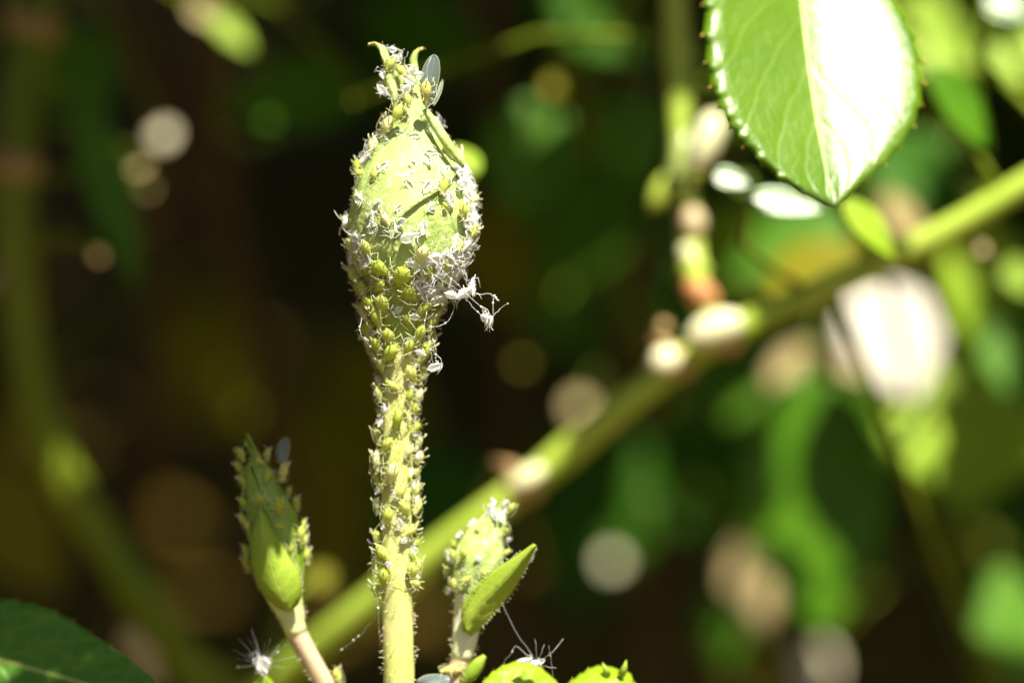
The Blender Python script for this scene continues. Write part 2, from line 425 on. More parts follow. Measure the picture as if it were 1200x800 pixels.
# fine bristles
def bristles(name, parent, spots, mat='hair', tipped=False):
    m = MB()
    for p, d, L, r in spots:
        d = (d + Vector((random.gauss(0, .25), random.gauss(0, .25), random.gauss(0, .25)))).normalized()
        m.tube([p - d * .05, p + d * L * .6, p + d * L], [r, r * .7, r * (1.6 if tipped else .3)], 4)
    return build(name, m, mat, parent, kind='stuff')
sp = []
for i in range(420):
    y = random.uniform(410, 890); th = random.uniform(0, 2 * math.pi)
    sp.append((S(y, th), Sn(y, th)[0], random.uniform(.15, .55), .028))
bristles('bristles', tall, sp, tipped=True)
sp = []
for i in range(1500):
    y = random.uniform(120, 400); th = random.uniform(-.4, math.pi + .4)
    sp.append((S(y, th, 4 if y < 315 else 0), Sn(y, th)[0], random.uniform(.12, .45), .018))
bristles('down', tall, sp)

# ------------------------------------------------------------------ two side buds
def side_bud(label, line, d0, stalkmat, hipmat, bodymat, i_body, i_hip, base, tails):
    """line: (px, py, radius px) from the tip down; i_body: body turns into the receptacle; i_hip: receptacle turns into the stalk"""
    t = thing('rose_bud', label, 'rose bud', P(*base, d0))
    k = len(line)
    def prof(u): return cr(range(k), line, u * (k - 1))
    def pt(u, th, off=0.0):
        p = prof(u); q = prof(min(1, u + .02)); q0 = prof(max(0, u - .02))
        tx, ty = q[0] - q0[0], q[1] - q0[1]; l = math.hypot(tx, ty) + 1e-9; nx, ny = -ty / l, tx / l
        r = max(p[2] + off, .5)
        return P(p[0] - nx * r * math.cos(th), p[1] - ny * r * math.cos(th), d0 - r * math.sin(th) * SCL)
    ub, uh = i_body / (k - 1), i_hip / (k - 1)
    def tube_(u0, u1, rows_, off=0.0, wob=0.0):
        m = MB(); rows = []
        for i in range(rows_):
            u = u0 + (u1 - u0) * i / (rows_ - 1)
            rows.append([pt(u, 2*math.pi*j/20, off + wob * math.sin(3*2*math.pi*j/20 + u * 30)) for j in range(20)])
        m.grid(rows, True); m.f.append(tuple(range(20))); m.f.append(tuple(len(m.v) - 20 + j for j in range(20)))
        return m
    build('stalk', tube_(uh - .01, 1, 16, 0, .4), stalkmat, t)
    build('receptacle', tube_(ub - .03, uh + .004, 14, .15, .4), hipmat, t)
    build('bud_core', tube_(0.10, ub, 20, -4, .8), bodymat, t)
    for s in range(5):
        th0 = math.radians(25 + 72 * s); m = MB(); rows = []; nr = 20
        for i in range(nr):
            x = i / (nr - 1); u = ub * (1 - x * .80); wd = math.radians(48) * (1 - .35 * x)
            rows.append([pt(u, th0 + .9 * x + v * wd, -1.5 + (s % 2) * 2.2 + 2.6 * abs(v) ** 3 + 1.8 * math.exp(-(v / .15) ** 2) + 1.3 * math.sin(i * 1.1 + v * 4 + s * 2)) for v in np.linspace(-1, 1, 9)])
        last = rows[-1]; c0 = last[4]; offs = [p - c0 for p in last]
        pts = [np.array(c0)] + [np.array(P(*q)) for q in tails[s]]
        for i in range(1, 11):
            w_ = i / 10; c = Vector(cr(range(len(pts)), pts, w_ * (len(pts) - 1)))
            rows.append([c + o * (1 - w_) ** 1.1 + o * .03 + FWD * .1 * math.sin(i + j) for j, o in enumerate(offs)])
        m.grid(rows); build('sepal', m, bodymat, t, solid=.2)
    return t, pt, ub

Llab = 'smaller green rose bud standing in shade, with a pointed leafy sepal and pink stalk'
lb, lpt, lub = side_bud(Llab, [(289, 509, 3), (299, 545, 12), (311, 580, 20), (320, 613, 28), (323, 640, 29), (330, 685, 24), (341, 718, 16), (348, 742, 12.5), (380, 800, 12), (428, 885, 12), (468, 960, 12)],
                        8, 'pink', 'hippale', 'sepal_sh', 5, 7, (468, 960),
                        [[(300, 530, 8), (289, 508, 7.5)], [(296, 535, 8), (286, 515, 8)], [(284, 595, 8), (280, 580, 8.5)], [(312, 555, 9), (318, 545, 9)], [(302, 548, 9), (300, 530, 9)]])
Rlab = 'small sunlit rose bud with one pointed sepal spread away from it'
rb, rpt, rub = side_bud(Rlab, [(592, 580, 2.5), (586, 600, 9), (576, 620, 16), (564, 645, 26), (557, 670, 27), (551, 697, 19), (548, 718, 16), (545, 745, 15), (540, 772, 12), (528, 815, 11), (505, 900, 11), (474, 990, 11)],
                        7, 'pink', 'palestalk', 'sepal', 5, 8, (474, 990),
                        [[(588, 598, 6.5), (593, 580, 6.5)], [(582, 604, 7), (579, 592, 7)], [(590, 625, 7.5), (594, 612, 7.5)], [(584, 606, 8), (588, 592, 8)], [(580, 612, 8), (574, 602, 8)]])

def px_leaf(name, parent, rows_in, d_of, mat, teeth=0, tooth_px=4, nu=40, nv=8, solid=.22, rib=True, quilt=.10):
    """leaf traced as rows (mid, left margin, right margin); d_of(px, py, v, mid, u) gives depth"""
    m = MB(); k = len(rows_in); ts = [r[0] for r in rows_in]; uvs = []; rows = []; tips = []
    for i in range(nu + 1):
        u = i / nu
        mid, L, R = (cr(ts, [r[c] for r in rows_in], u) for c in (1, 2, 3))
        row = []
        for j in range(-nv, nv + 1):
            v = j / nv; e = L if v < 0 else R
            p = mid + (e - mid) * abs(v)
            if teeth and abs(j) == nv and u > .12:
                ph = (u * teeth + (0.3 if v > 0 else 0)) % 1
                dv = e - mid; l = np.hypot(*dv) + 1e-9
                p = p + dv / l * tooth_px * ph ** 1.6
            # side veins press the blade into shallow quilts
            q = quilt * math.sin((u * 8 - abs(v) * 2.0) * 2 * math.pi) * math.sin(math.pi * min(1, abs(v) * 1.05))
            row.append(P(p[0], p[1], d_of(p[0], p[1], v, mid, u) + q))
            uvs.append((v * .5 + .5, u))
        rows.append(row)
    m.grid(rows); m.uv = uvs
    o = build(name, m, mat, parent, solid=solid)
    if teeth:
        tm = MB()
        for side in (-1, 1):
            for q in range(int(teeth * .12) + 1, teeth + 1):
                u = (q - (0.3 if side > 0 else 0)) / teeth - .004
                if u > .995: continue
                mid, L, R = (cr(ts, [r[c] for r in rows_in], u) for c in (1, 2, 3))
                mid2, L2, R2 = (cr(ts, [r[c] for r in rows_in], min(1, u + .02)) for c in (1, 2, 3))
                e, e2 = (L, L2) if side < 0 else (R, R2)
                dv = e - mid; l = np.hypot(*dv) + 1e-9; tn = e2 - e; tn = tn / (np.hypot(*tn) + 1e-9)
                a = e + dv / l * tooth_px * .75; b = a + dv / l * tooth_px * .9 + tn * tooth_px * .8
                d = d_of(a[0], a[1], side, mid, u); jt = random.uniform(.6, 1.15); b = a + (b - a) * jt
                tm.tube([P(*a, d), P(*((a + b) / 2), d), P(*b, d)], [tooth_px * SCL * .34 * jt, tooth_px * SCL * .26 * jt, tooth_px * SCL * .06], 6)
        build('tooth_tips', tm, 'amber', o, kind='stuff')
    if not rib: return o
    mm_ = MB()
    pth = [cr(ts, [r[1] for r in rows_in], i / 20) for i in range(21)]
    mm_.tube([P(p[0], p[1], d_of(p[0], p[1], 0, p, i / 20) - .08) for i, p in enumerate(pth)], [.26 * (1.15 - i / 20) for i in range(21)], 7)
    build('midrib', mm_, 'leafrib', o)
    return o
M['leafrib'] = tissue('leaf_rib', (0.36, 0.46, 0.10), (0.42, 0.52, 0.16), 300, 0.33, 0.1, spec=.7)

# leafy front sepal of the shaded bud
px_leaf('leafy_sepal', lb, [(0, (338, 716), (328, 712), (348, 708)), (.2, (332, 700), (310, 697), (353, 694)), (.42, (322, 675), (298, 672), (350, 672)), (.62, (315, 650), (294, 646), (338, 652)), (.82, (309, 622), (297, 618), (323, 624)), (1, (305, 595), (304, 595), (306, 595))],
        lambda x, y, v, mid, u: 8 - 3.9 * math.sin(math.pi * min(1, .25 + u * .50)) + .9 * v * v, 'leafy_v', teeth=0, nu=26, nv=5, rib=False)
# spread sepal of the sunlit side bud
px_leaf('leafy_sepal', rb, [(0, (547, 741), (543, 738), (551, 744)), (.12, (551, 724), (541, 714), (558, 739)), (.24, (561, 710), (548, 698), (570, 729)), (.42, (577, 694), (563, 680), (589, 706)), (.65, (596, 674), (585, 664), (605, 684)), (.85, (613, 654), (607, 650), (618, 659)), (1, (627, 638), (626, 637), (628, 638))],
        lambda x, y, v, mid, u: 4.6 - 2.5 * u + 1.1 * (v if v > 0 else -.5 * v), 'leafy_v', teeth=0, nu=26, nv=5, rib=False)
lobe([(541, 800, 5), (551, 790, 4.6), (560, 778, 4.5), (568, 768, 4.7)], 8, rb, 'leafy').name = 'bract'
sp = []
for i in range(150):
    u = random.uniform(.25, 1); th = random.uniform(0, 2*math.pi); p = lpt(u, th, 1); sp.append((p, (p - lpt(u, th, -4)).normalized(), random.uniform(.12, .35), .028))
for i in range(70):
    k = i % 35 / 34; e = cr(range(5), [(311, 697), (298, 672), (293, 646), (297, 618), (304, 597)] if i < 35 else [(353, 694), (350, 672), (339, 652), (323, 624), (307, 597)], k * 4)
    sp.append((P(e[0], e[1], 6.4), RT * (-1 if i < 35 else 1) + UP * .2, random.uniform(.12, .35), .03))
bristles('bristles', lb, sp, tipped=True)
sp = []
for i in range(300):
    u = random.uniform(.05, 1); th = random.uniform(0, 2*math.pi); p = rpt(u, th, 1.5); sp.append((p, (p - rpt(u, th, -4)).normalized(), random.uniform(.12, .35), .025))
for i in range(60):
    e = cr(range(5), [(546, 701), (563, 680), (585, 664), (607, 650), (626, 638)] if i < 25 else [(566, 733), (589, 706), (605, 684), (618, 659), (628, 639)], (i % 30) / 30 * 4)
    sp.append((P(e[0], e[1], 3.6 if i < 25 else 4.6), UP * (.7 if i < 25 else -.6) + RT * (-.5 if i < 25 else .6), random.uniform(.12, .4), .032))
bristles('bristles', rb, sp, tipped=True)

# ------------------------------------------------------------------ leaf glaring in the sun, upper right
HERO_D = 8.0
def hero_d(x, y, v, mid, u):
    base = HERO_D + .595 * (243 - mid[1]) * SCL - .0 * u          # leans back towards its base
    dx = abs(x - mid[0]) * SCL
    if v >= 0:
        return base - .13 * min(dx, 1.3) + .03 * max(0, dx - 1.3) + 1.3 * max(0, v - .5) ** 2 + .30 * max(0, v - .86) / .14 + .595 * (mid[1] - y) * SCL * .9
    a = abs(v); s = .62 * dx
    if a > .91: s -= (a - .91) / .09 * (.95 if .12 < (u * 17) % 1 < .85 else .25)
    return base - s + .595 * (mid[1] - y) * SCL * .6
hero = thing('rose_leaf', 'large toothed rose leaf hanging tip down, one half glaring white in the sun', 'leaf', P(938, -250, 42))
px_leaf('blade', hero, [(0, (938, -150), (937, -150), (939, -150)), (.15, (936, -95), (880, -112), (985, -115)), (.3, (937, -40), (845, -62), (1018, -62)), (.45, (941, 15), (829, -5), (1045, -5)), (.55, (945, 55), (829, 58), (1069, 43)), (.65, (951, 100), (840, 112), (1078, 90)), (.75, (957, 142), (863, 155), (1071, 138)), (.85, (965, 185), (901, 197), (1043, 183)), (.93, (971, 217), (938, 224), (1010, 214)), (1, (978, 243), (977, 243), (979, 243))],
        hero_d, 'leaf_hero', teeth=19, tooth_px=5, nu=136, nv=16, quilt=.035)
build('petiole', MB().tube([P(938, -145, HERO_D + 18.5), P(934, -190, 32), P(900, -230, 60), P(830, -170, 72), P(787, -76, 77)], [.5, .55, .6, .7, .8], 8), 'pink', hero)

# dark leaf at the lower left, almost wholly in shade
dl = thing('rose_leaf', 'dark green veined leaf in shade below the shaded bud, small sun spots on it', 'leaf', P(-190, 720, 30))
px_leaf('blade', dl, [(0, (-150, 735), (-150, 733), (-150, 738)), (.2, (-85, 752), (-95, 705), (-110, 830)), (.4, (-20, 768), (-18, 701), (-60, 890)), (.58, (45, 785), (52, 712), (10, 905)), (.75, (105, 802), (108, 743), (80, 890)), (.9, (165, 820), (168, 785), (150, 860)), (1, (212, 832), (212, 831), (211, 834))],
        lambda x, y, v, mid, u: 14 + 10 * (.5 - u) - .45 * (y - mid[1]) * SCL * (1 if v > 0 else .3) + .5 * v * v, 'leaf_low', teeth=16, tooth_px=3, nu=64, nv=10)
build('petiole', MB().tube([P(-150, 735, 19), P(-190, 710, 34), P(-180, 560, 75), P(-70, 400, 104), P(18, 300, 110)], [.5, .5, .6, .6, .7], 8), 'pink', dl)

# leaf tops poking in along the bottom edge
bl = thing('rose_leaf', 'yellow green rounded leaf below the small sunlit bud, threads on its edge', 'leaf', P(560, 880, 8))
px_leaf('blade', bl, [(0, (560, 875), (559, 874), (561, 876)), (.25, (585, 850), (556, 822), (600, 880)), (.5, (608, 830), (580, 786), (630, 872)), (.75, (632, 822), (622, 777), (655, 850)), (1, (668, 815), (667, 813), (669, 817))],
        lambda x, y, v, mid, u: 6 - 2.4 * math.sin(math.pi * u) - .5 * (y - 820) * SCL, 'leaf_lime', teeth=12, tooth_px=2.2, nu=60, nv=8)
cl = thing('rose_leaf', 'curled yellow green leaf tip with two horn-like points, beside the rounded leaf', 'leaf', P(680, 880, 10))
px_leaf('blade', cl, [(0, (680, 875), (679, 874), (681, 876)), (.3, (688, 842), (660, 815), (712, 850)), (.6, (705, 812), (682, 790), (735, 822)), (.82, (724, 796), (706, 781), (744, 806)), (1, (741, 797), (739, 790), (744, 800))],
        lambda x, y, v, mid, u: 7 - 2.0 * math.sin(math.pi * u) + .9 * v * v - .4 * (y - 800) * SCL, 'leaf_lime', teeth=10, tooth_px=2.2, nu=48, nv=7)
for a, b in (((711, 790), (706, 776)), ((728, 790), (734, 773))):
    build('horn_point', MB().tube([P(*a, 6), P((a[0] + b[0]) / 2 + 1, (a[1] + b[1]) / 2, 5.6), P(*b, 5.6)], [.42, .28, .05], 7), 'leafy', cl)
sl = thing('rose_leaf', 'tip of a small leaf carrying a fluffy white moult', 'leaf', P(300, 880, 10))
px_leaf('blade', sl, [(0, (300, 880), (299, 880), (301, 880)), (.4, (305, 850), (284, 842), (326, 846)), (.75, (309, 815), (293, 808), (327, 812)), (1, (311, 792), (310, 792), (312, 792))],
        lambda x, y, v, mid, u: 8 - 1.5 * u + .7 * v * v, 'leaf_lime', teeth=8, tooth_px=2, nu=32, nv=6)

build('petiole', MB().tube([P(560, 875, 4), P(520, 935, 5), P(474, 1010, 4)], [.45, .5, .55], 8), 'pink', bl)
build('petiole', MB().tube([P(680, 875, 4), P(590, 960, 5), P(474, 1030, 4)], [.45, .5, .55], 8), 'pink', cl)
build('petiole', MB().tube([P(300, 880, 8), P(390, 980, 7), P(468, 1040, 4)], [.45, .5, .55], 8), 'pink', sl)
# ------------------------------------------------------------------ aphids
def local_build(name, mb, mat):
    me = bpy.data.meshes.new(name); me.from_pydata([tuple(v) for v in mb.v], [], mb.f)
    me.materials.append(M[mat]); me.polygons.foreach_set('use_smooth', [True] * len(me.polygons)); me.update(); return me
BODY = [(-.53, .015), (-.48, .045), (-.43, .065), (-.39, .13), (-.30, .205), (-.17, .262), (-.02, .275), (.12, .235), (.22, .175), (.29, .14), (.33, .125), (.40, .115), (.46, .085), (.49, .03)]
def body_mesh(mat, slim):
    m = MB(); rows = []
    for k, (x, r) in enumerate(BODY):
        ring = 1 + (.035 if k % 2 else 0)
        rows.append([Vector((x, r * slim * ring * math.cos(a), .27 + .80 * r * ring * math.sin(a) + .05 * (x < 0) * -x)) for a in np.linspace(0, 2*math.pi, 14, endpoint=False)])
    m.grid(rows, True); return local_build('aphid_body', m, mat)
BODIES = {k: [body_mesh(k, s) for s in (1.0, .8, .9, 1.12)] for k in ('aphid', 'aphid_y', 'aphid_p', 'winged')}
def limb_mesh(pts, r): return local_build('aphid_limb', MB().tube([Vector(p) for p in pts], r, 5), 'limb')
LEGS = []
for s in (-1, 1):
    LEGS.append(limb_mesh([(.20, .10*s, .22), (.34, .30*s, .40), (.40, .42*s, .20), (.47, .50*s, 0)], [.017, .015, .012, .009]))
    LEGS.append(limb_mesh([(.08, .12*s, .20), (.06, .38*s, .42), (.02, .52*s, .20), (.0, .62*s, 0)], [.017, .015, .012, .009]))
    LEGS.append(limb_mesh([(-.04, .12*s, .20), (-.26, .36*s, .44), (-.44, .50*s, .22), (-.56, .58*s, 0)], [.018, .016, .012, .009]))
ANT = [limb_mesh([(.46, .05*s, .32), (.52, .16*s, .44), (.20, .36*s, .50), (-.25, .44*s, .46)], [.013, .011, .008, .005]) for s in (-1, 1)]
CORN = [limb_mesh([(-.28, .13*s, .42), (-.42, .18*s, .50), (-.56, .20*s, .55)], [.03, .026, .022]) for s in (-1, 1)]
PARTS = [('leg', x) for x in LEGS] + [('antenna', x) for x in ANT] + [('siphon', x) for x in CORN]

def frame(p, nrm, fwd, size, pitch=0.0, sink=.02):
    nrm = nrm.normalized(); fwd = (fwd - nrm * fwd.dot(nrm)).normalized()
    y = nrm.cross(fwd)
    R = Matrix((fwd, y, nrm)).transposed().to_4x4()
    R = R @ Matrix.Rotation(pitch, 4, 'Y')
    return Matrix.Translation((p - nrm * size * sink) * MM) @ R @ Matrix.Scale(size * MM, 4)

NAPH = 0
def aphid(p, nrm, fwd, size, label, group, mat='aphid', pitch=None, full=True):
    global NAPH
    NAPH += 1
    o = bpy.data.objects.new('aphid', None); COL.objects.link(o); o.empty_display_size = .5
    o.matrix_world = frame(p, nrm, fwd, size, random.uniform(.05, .35) if pitch is None else pitch)
    o['label'] = label; o['category'] = 'aphid'; o['group'] = group
    def kid(nm, me):
        c = bpy.data.objects.new(nm, me); COL.objects.link(c); c.parent = o
    kid('body', random.choice(BODIES[mat]))
    for nm, me in PARTS:
        if full or nm == 'leg': kid(nm, me)
    return o

def scatter(n, yr, thr, mind, tries=4000, bias=None):
    out = []
    for _ in range(tries):
        if len(out) >= n: break
        y = random.uniform(*yr); th = math.radians(random.uniform(*thr))
        if bias and random.random() > bias(y, th): continue
        q = S(y, th, 3)
        if all((q - o[2]).length > mind for o in out): out.append((y, th, q))
    return out

taken = []
def put(n, yr, thr, mind, sz, label, group, mats, off=lambda y: 0, down=.8, bias=None):
    for y, th, q in scatter(n, yr, thr, mind, bias=bias):
        if any((q - t).length < mind * .8 for t in taken): continue
        taken.append(q)
        nrm, up = Sn(y, th)
        side = nrm.cross(up)
        ang = random.gauss(0, .55) if random.random() < down else random.uniform(0, 6.28)
        f = -up * math.cos(ang) + side * math.sin(ang)
        aphid(S(y, th, off(y)), nrm, f, sz[0] + (sz[1] - sz[0]) * random.random() ** 1.3 * 1.05 - (.5 if random.random() < .25 else 0), label, group, random.choice(mats))
put(52, (308, 412), (-25, 205), 1.5, (1.8, 2.7), 'plump yellow green aphid on the swollen base below the tall bud', 'aphids on the swollen base', ['aphid', 'aphid_y', 'aphid'])
put(44, (415, 690), (-20, 200), 1.45, (1.5, 2.3), 'small yellow green aphid clinging to the upright stem of the tall bud', 'aphids on the upright stem', ['aphid_y', 'aphid', 'aphid_p', 'aphid_y'],
    bias=lambda y, th: (1.0 if y < 600 else .45) * (1.0 if abs(math.cos(th)) > .6 else .35))
put(24, (140, 308), (-30, 210), 1.8, (1.3, 2.2), 'pale aphid on the outer sepals of the tall bud', 'aphids on the sepals', ['aphid_p', 'aphid', 'aphid_y'], off=lambda y: 6.5, down=.5,
    bias=lambda y, th: 1.0 if abs(math.cos(th)) > .5 else .35)
# on the twisted tip
for (x, y, d, ang, sz) in ((466, 133, -.2, 2.0, 2.0), (478, 118, .2, 1.4, 1.7), (458, 76, .6, 2.2, 1.5), (471, 84, .6, 1.0, 1.5), (484, 96, 1.4, 1.7, 1.4), (452, 95, 1.6, 1.6, 1.2)):
    aphid(P(x, y, d + 1.2), -FWD, RT * math.cos(ang) - UP * math.sin(ang), sz, 'pale aphid on the twisted tip of the tall bud', 'aphids on the twisted tip', 'aphid_y', 0)
# shaded bud
for i in range(24):
    for _ in range(60):
        u = random.uniform(.04, .46); th = math.radians(random.uniform(-30, 210)); q = lpt(u, th, 3)
        if all((q - t).length > 1.25 for t in taken): break
    taken.append(q); c = lpt(u, th, -6); f = lpt(u + .03, th, 3) - lpt(u - .03, th, 3)
    aphid(q, q - c, f + (q - c) * 0 + Vector((random.gauss(0, .3),) * 3) * f.length, random.uniform(1.1, 1.9), 'dull green aphid on the shaded bud', 'aphids on the shaded bud', 'aphid')
for u, th in ((.80, 12), (.87, 5), (.93, 20)):
    q = lpt(u, math.radians(th), 0); aphid(q, q - lpt(u, math.radians(th), -6), lpt(u + .03, 0) - lpt(u, 0), 1.9, 'pale aphid on the pink stalk of the shaded bud', 'aphids on the pink stalk', 'aphid_y')
# sunlit side bud
for i in range(15):
    for _ in range(60):
        u = random.uniform(.03, .5); th = math.radians(random.uniform(-10, 200)); q = rpt(u, th, 3)
        if all((q - t).length > 1.2 for t in taken): break
    taken.append(q); f = rpt(u + .03, th, 3) - rpt(u - .03, th, 3)
    aphid(q, q - rpt(u, th, -6), f + Vector((random.gauss(0, .4),) * 3) * f.length, random.uniform(.9, 1.6), 'pale aphid on the small sunlit bud', 'aphids on the small sunlit bud', random.choice(['aphid', 'aphid_y']))

# winged aphids
def wing_mesh(base, tip, wd, bulge, label_parent):
    b, t = Vector(base), Vector(tip); ax = t - b; L = ax.length; ax.normalize()
    sd = ax.cross(FWD).normalized(); nn = ax.cross(sd)
    m = MB(); rows = []
    for i in range(17):
        u = i / 16; h = wd * (math.sin(math.pi * min(1, u ** 1.35 * .98 + .02)) ** .6) * .5 + .05 * wd
        c = b + ax * L * u + sd * bulge * math.sin(math.pi * u)
        rows.append([c + sd * h * v + nn * .12 * math.sin(v * 2 + u * 3) for v in (-1, -.6, -.2, .2, .6, 1)])
    m.grid(rows); o = build('wing', m, 'wing', label_parent)
    vm = MB()
    vm.tube([r[0] for r in rows], .022, 4); vm.tube([r[5] for r in rows], .012, 4)
    for e in (.45, .65, .85):
        vm.tube([rows[int(2 + 13 * q)][3].lerp(rows[int(2 + 13 * q)][0 if e < .6 else 5], max(0, (q - .25)) * e) for q in np.linspace(0, 1, 7)], .010, 4)
    build('wing_veins', vm, 'limb', o)
def winged(at, nrm, fwd, size, wings, label):
    t = thing('winged_aphid', label, 'aphid', at, 'winged aphids')
    Mx = frame(Vector(at), nrm, fwd, size, .1)
    inv = Matrix.Translation(Vector(at) * MM).inverted() @ Mx
    for nm, me in [('body', BODIES['winged'][1])] + PARTS:
        c = bpy.data.objects.new(nm, me); COL.objects.link(c); c.parent = t; c.matrix_local = inv
    for wv in wings: wing_mesh(*wv, t)
winged(P(494, 107, .2), RT * .75 - FWD * .7, -UP + RT * .2, 2.3, [(P(503, 120, .6), P(509, 64, .4), 1.5, .15), (P(508, 123, .9), P(518, 94, 3.6), .35, -.1)], 'winged aphid with one clear upright wing beside the tall bud tip')
winged(P(326, 552, 6.5), RT * 1 - FWD * .2, -UP, 2.0, [(P(331, 545, 6.5), P(334, 512, 9), 1.2, .1)], 'winged aphid near the tip of the shaded bud')
winged(P(530, 792, 6), UP, -RT, 2.4, [(P(527, 794, 5), P(488, 800, 4), 1.3, .1), (P(527, 797, 6), P(492, 812, 7), 1.3, .1)], 'winged aphid with folded veined wings at the foot of the small sunlit bud')

# ------------------------------------------------------------------ shed skins (white moults)
def skin_mesh(seed):
    random.seed(100 + seed); m = MB(); rows = []
    for k, (x, r) in enumerate(BODY):                 # a split, collapsed shell, open along its back
        r2 = r * (.92 + random.uniform(-.2, .15))
        rows.append([Vector((x, r2 * math.cos(a) * 1.05, .2 + r2 * .7 * math.sin(a) + random.uniform(-.03, .03) + .18 * x * x)) for a in np.linspace(math.radians(125), math.radians(415), 10)])
    m.grid(rows)
    for s in (-1, 1):
        for x in random.sample((.24, .08, -.08), 2):
            b = Vector((x, .08*s, .2)); k = b + Vector((random.uniform(-.2, .25), random.uniform(.15, .32)*s, random.uniform(-.05, .25))); e = k + Vector((random.uniform(-.25, .2), random.uniform(.0, .22)*s, random.uniform(-.25, .15)))
            m.tube([b, k, e], [.028, .022, .016], 4)
        a = Vector((.44, .05*s, .22)); b = a + Vector((random.uniform(-.1, .35), .25*s, .2))
        m.tube([a, b, b + Vector((random.uniform(-.5, .1), .3*s, random.uniform(-.1, .3)))], [.02, .016, .01], 4)
    return local_build('aphid_skin', m, 'skin')
SKINS = [skin_mesh(i) for i in range(6)]
random.seed(21)
def moult(p, nrm, fwd, size, label, group):
    o = bpy.data.objects.new('aphid_skin', random.choice(SKINS)); COL.objects.link(o)
    o.matrix_world = frame(p, nrm, fwd, size, random.uniform(-.4, .4), sink=.05)
    return tag(o, label, 'shed skin', group)
def putskin(n, yr, thr, mind, sz, label, group, off, bias=None):
    for y, th, q in scatter(n, yr, thr, mind, bias=bias):
        nrm, up = Sn(y, th); a = random.uniform(0, 6.28)
        moult(S(y, th, off), nrm, up * math.cos(a) + nrm.cross(up) * math.sin(a), random.uniform(*sz), label, group)
putskin(66, (140, 310), (-30, 205), .9, (1.0, 2.0), 'white shed aphid skin stuck to the sepals of the tall bud', 'white skins on the sepals', 6.5,
        bias=lambda y, th: .75 if (abs(math.cos(th)) < .45 and y > 220) else 1)
putskin(20, (180, 300), (-25, 40), .8, (1.1, 2.0), 'white shed aphid skin stuck to the sepals of the tall bud', 'white skins on the sepals', 8)
putskin(30, (300, 350), (10, 75), .75, (1.1, 2.0), 'white shed aphid skin in the dense tangle on the swollen base', 'white skins on the swollen base', 7)
putskin(8, (320, 410), (60, 200), 1.5, (.8, 1.4), 'white shed aphid skin in the dense tangle on the swollen base', 'white skins on the swollen base', 5)
putskin(30, (420, 690), (-20, 200), 1.2, (.7, 1.2), 'white shed aphid skin on the upright stem', 'white skins on the upright stem', 4,
        bias=lambda y, th: 1 if abs(math.cos(th)) > .6 else .3)
for (x, y, d, s) in ((449, 88, 1.4, 1.3), (447, 107, 1.2, 1.4), (456, 110, 1.0, 1.3), (482, 83, 1.4, 1.6), (488, 90, 1.6, 1.5), (478, 95, .6, 1.5), (470, 66, 1.0, 1.2), (446, 98, 2, 1.1), (476, 105, .2, 1.5), (460, 58, 1.4, 1.2), (463, 70, 1, 1.3)):
    moult(P(x, y, d + .8), -FWD + Vector((random.gauss(0, .4), 0, random.gauss(0, .4))), UP * random.gauss(0, 1) + RT * random.gauss(0, 1), s, 'white shed aphid skin on the twisted tip of the tall bud', 'white skins on the twisted tip')
for i in range(16):
    u = random.uniform(.02, .48); th = math.radians(random.uniform(-10, 190)); q = rpt(u, th, 4)
    moult(q, q - rpt(u, th, -6), Vector((random.gauss(0, 1), random.gauss(0, 1), random.gauss(0, 1))), random.uniform(.8, 1.4), 'white shed aphid skin on the small sunlit bud', 'white skins on the small sunlit bud')
# skins hanging in silk beside the base
HANG = [(541, 340, 0, 1.9), (550, 336, .3, 1.8), (546, 344, .8, 1.6), (532, 344, .4, 1.7), (577, 375, .2, 2.0), (571, 372, .4, 1.5), (511, 431, .8, 1.6), (494, 412, -.6, 1.2)]
for (x, y, d, s) in HANG:
    moult(P(x, y, d), Vector((random.gauss(0, 1), -1, random.gauss(0, 1))), RT + UP * random.gauss(0, .4), s, 'white shed aphid skin hanging in silk beside the swollen base', 'white skins hanging in silk')
for (x, y, d) in ((304, 777, 7), (309, 785, 6.6), (312, 774, 7)):
    moult(P(x, y, d), -FWD + UP * random.gauss(0, .5), UP + RT * random.gauss(0, .6), 1.3, 'white shed aphid skin in the fluffy clump on the small leaf tip', 'white skins on the small leaf tip')
for (x, y, d) in ((616, 776, 3.4), (628, 779, 3.6)):
    moult(P(x, y, d), UP, RT, 1.5, 'white shed aphid skin on the rounded leaf edge', 'white skins on the rounded leaf')

# ------------------------------------------------------------------ silk threads
def silk(lines, label, beads=0.0, r=.022, fuzz=.5):
    m = MB()
    for ln in lines:
        a = P(*ln[0]); b = P(*ln[-1]); mids = [P(*q) for q in ln[1:-1]]
        pts = [np.array(q) for q in ([a] + mids + [b])]; k = len(pts)
        path = [Vector(cr(range(k), pts, (k - 1) * i / 10)) + Vector((random.gauss(0, 1), random.gauss(0, 1), random.gauss(0, 1))) * (.06 * fuzz if 0 < i < 10 else 0) for i in range(11)]
        m.tube(path, r, 4)
        for q in path[1:]:
            if random.random() < beads: m.ball(q, random.uniform(.05, .13), 6)
    return tag(build('silk_thread', m, 'silk', base=P(*lines[0][0])), label, 'silk')
silk([[(542, 340, 0), (556, 352, -.3), (577, 373, .2)], [(545, 342, .4), (562, 345, .4), (577, 346, .6), (578, 374, .2)], [(540, 344, 0), (555, 360, .3), (566, 372, .2)], [(578, 346, .6), (585, 353, .4)], [(577, 372, 0), (588, 360, .3), (596, 356, 0)],
      [(574, 372, 0), (571, 362, 0)], [(575, 376, 0), (568, 389, .3)], [(540, 342, 0), (522, 330, -.8), (505, 320, -1.5)], [(541, 338, 0), (520, 318, -1.5), (500, 298, -2)], [(535, 350, .5), (528, 372, .8), (515, 382, .6), (505, 383, .4)]],
     'beaded white silk threads trailing sideways from the swollen base', .22, .019)
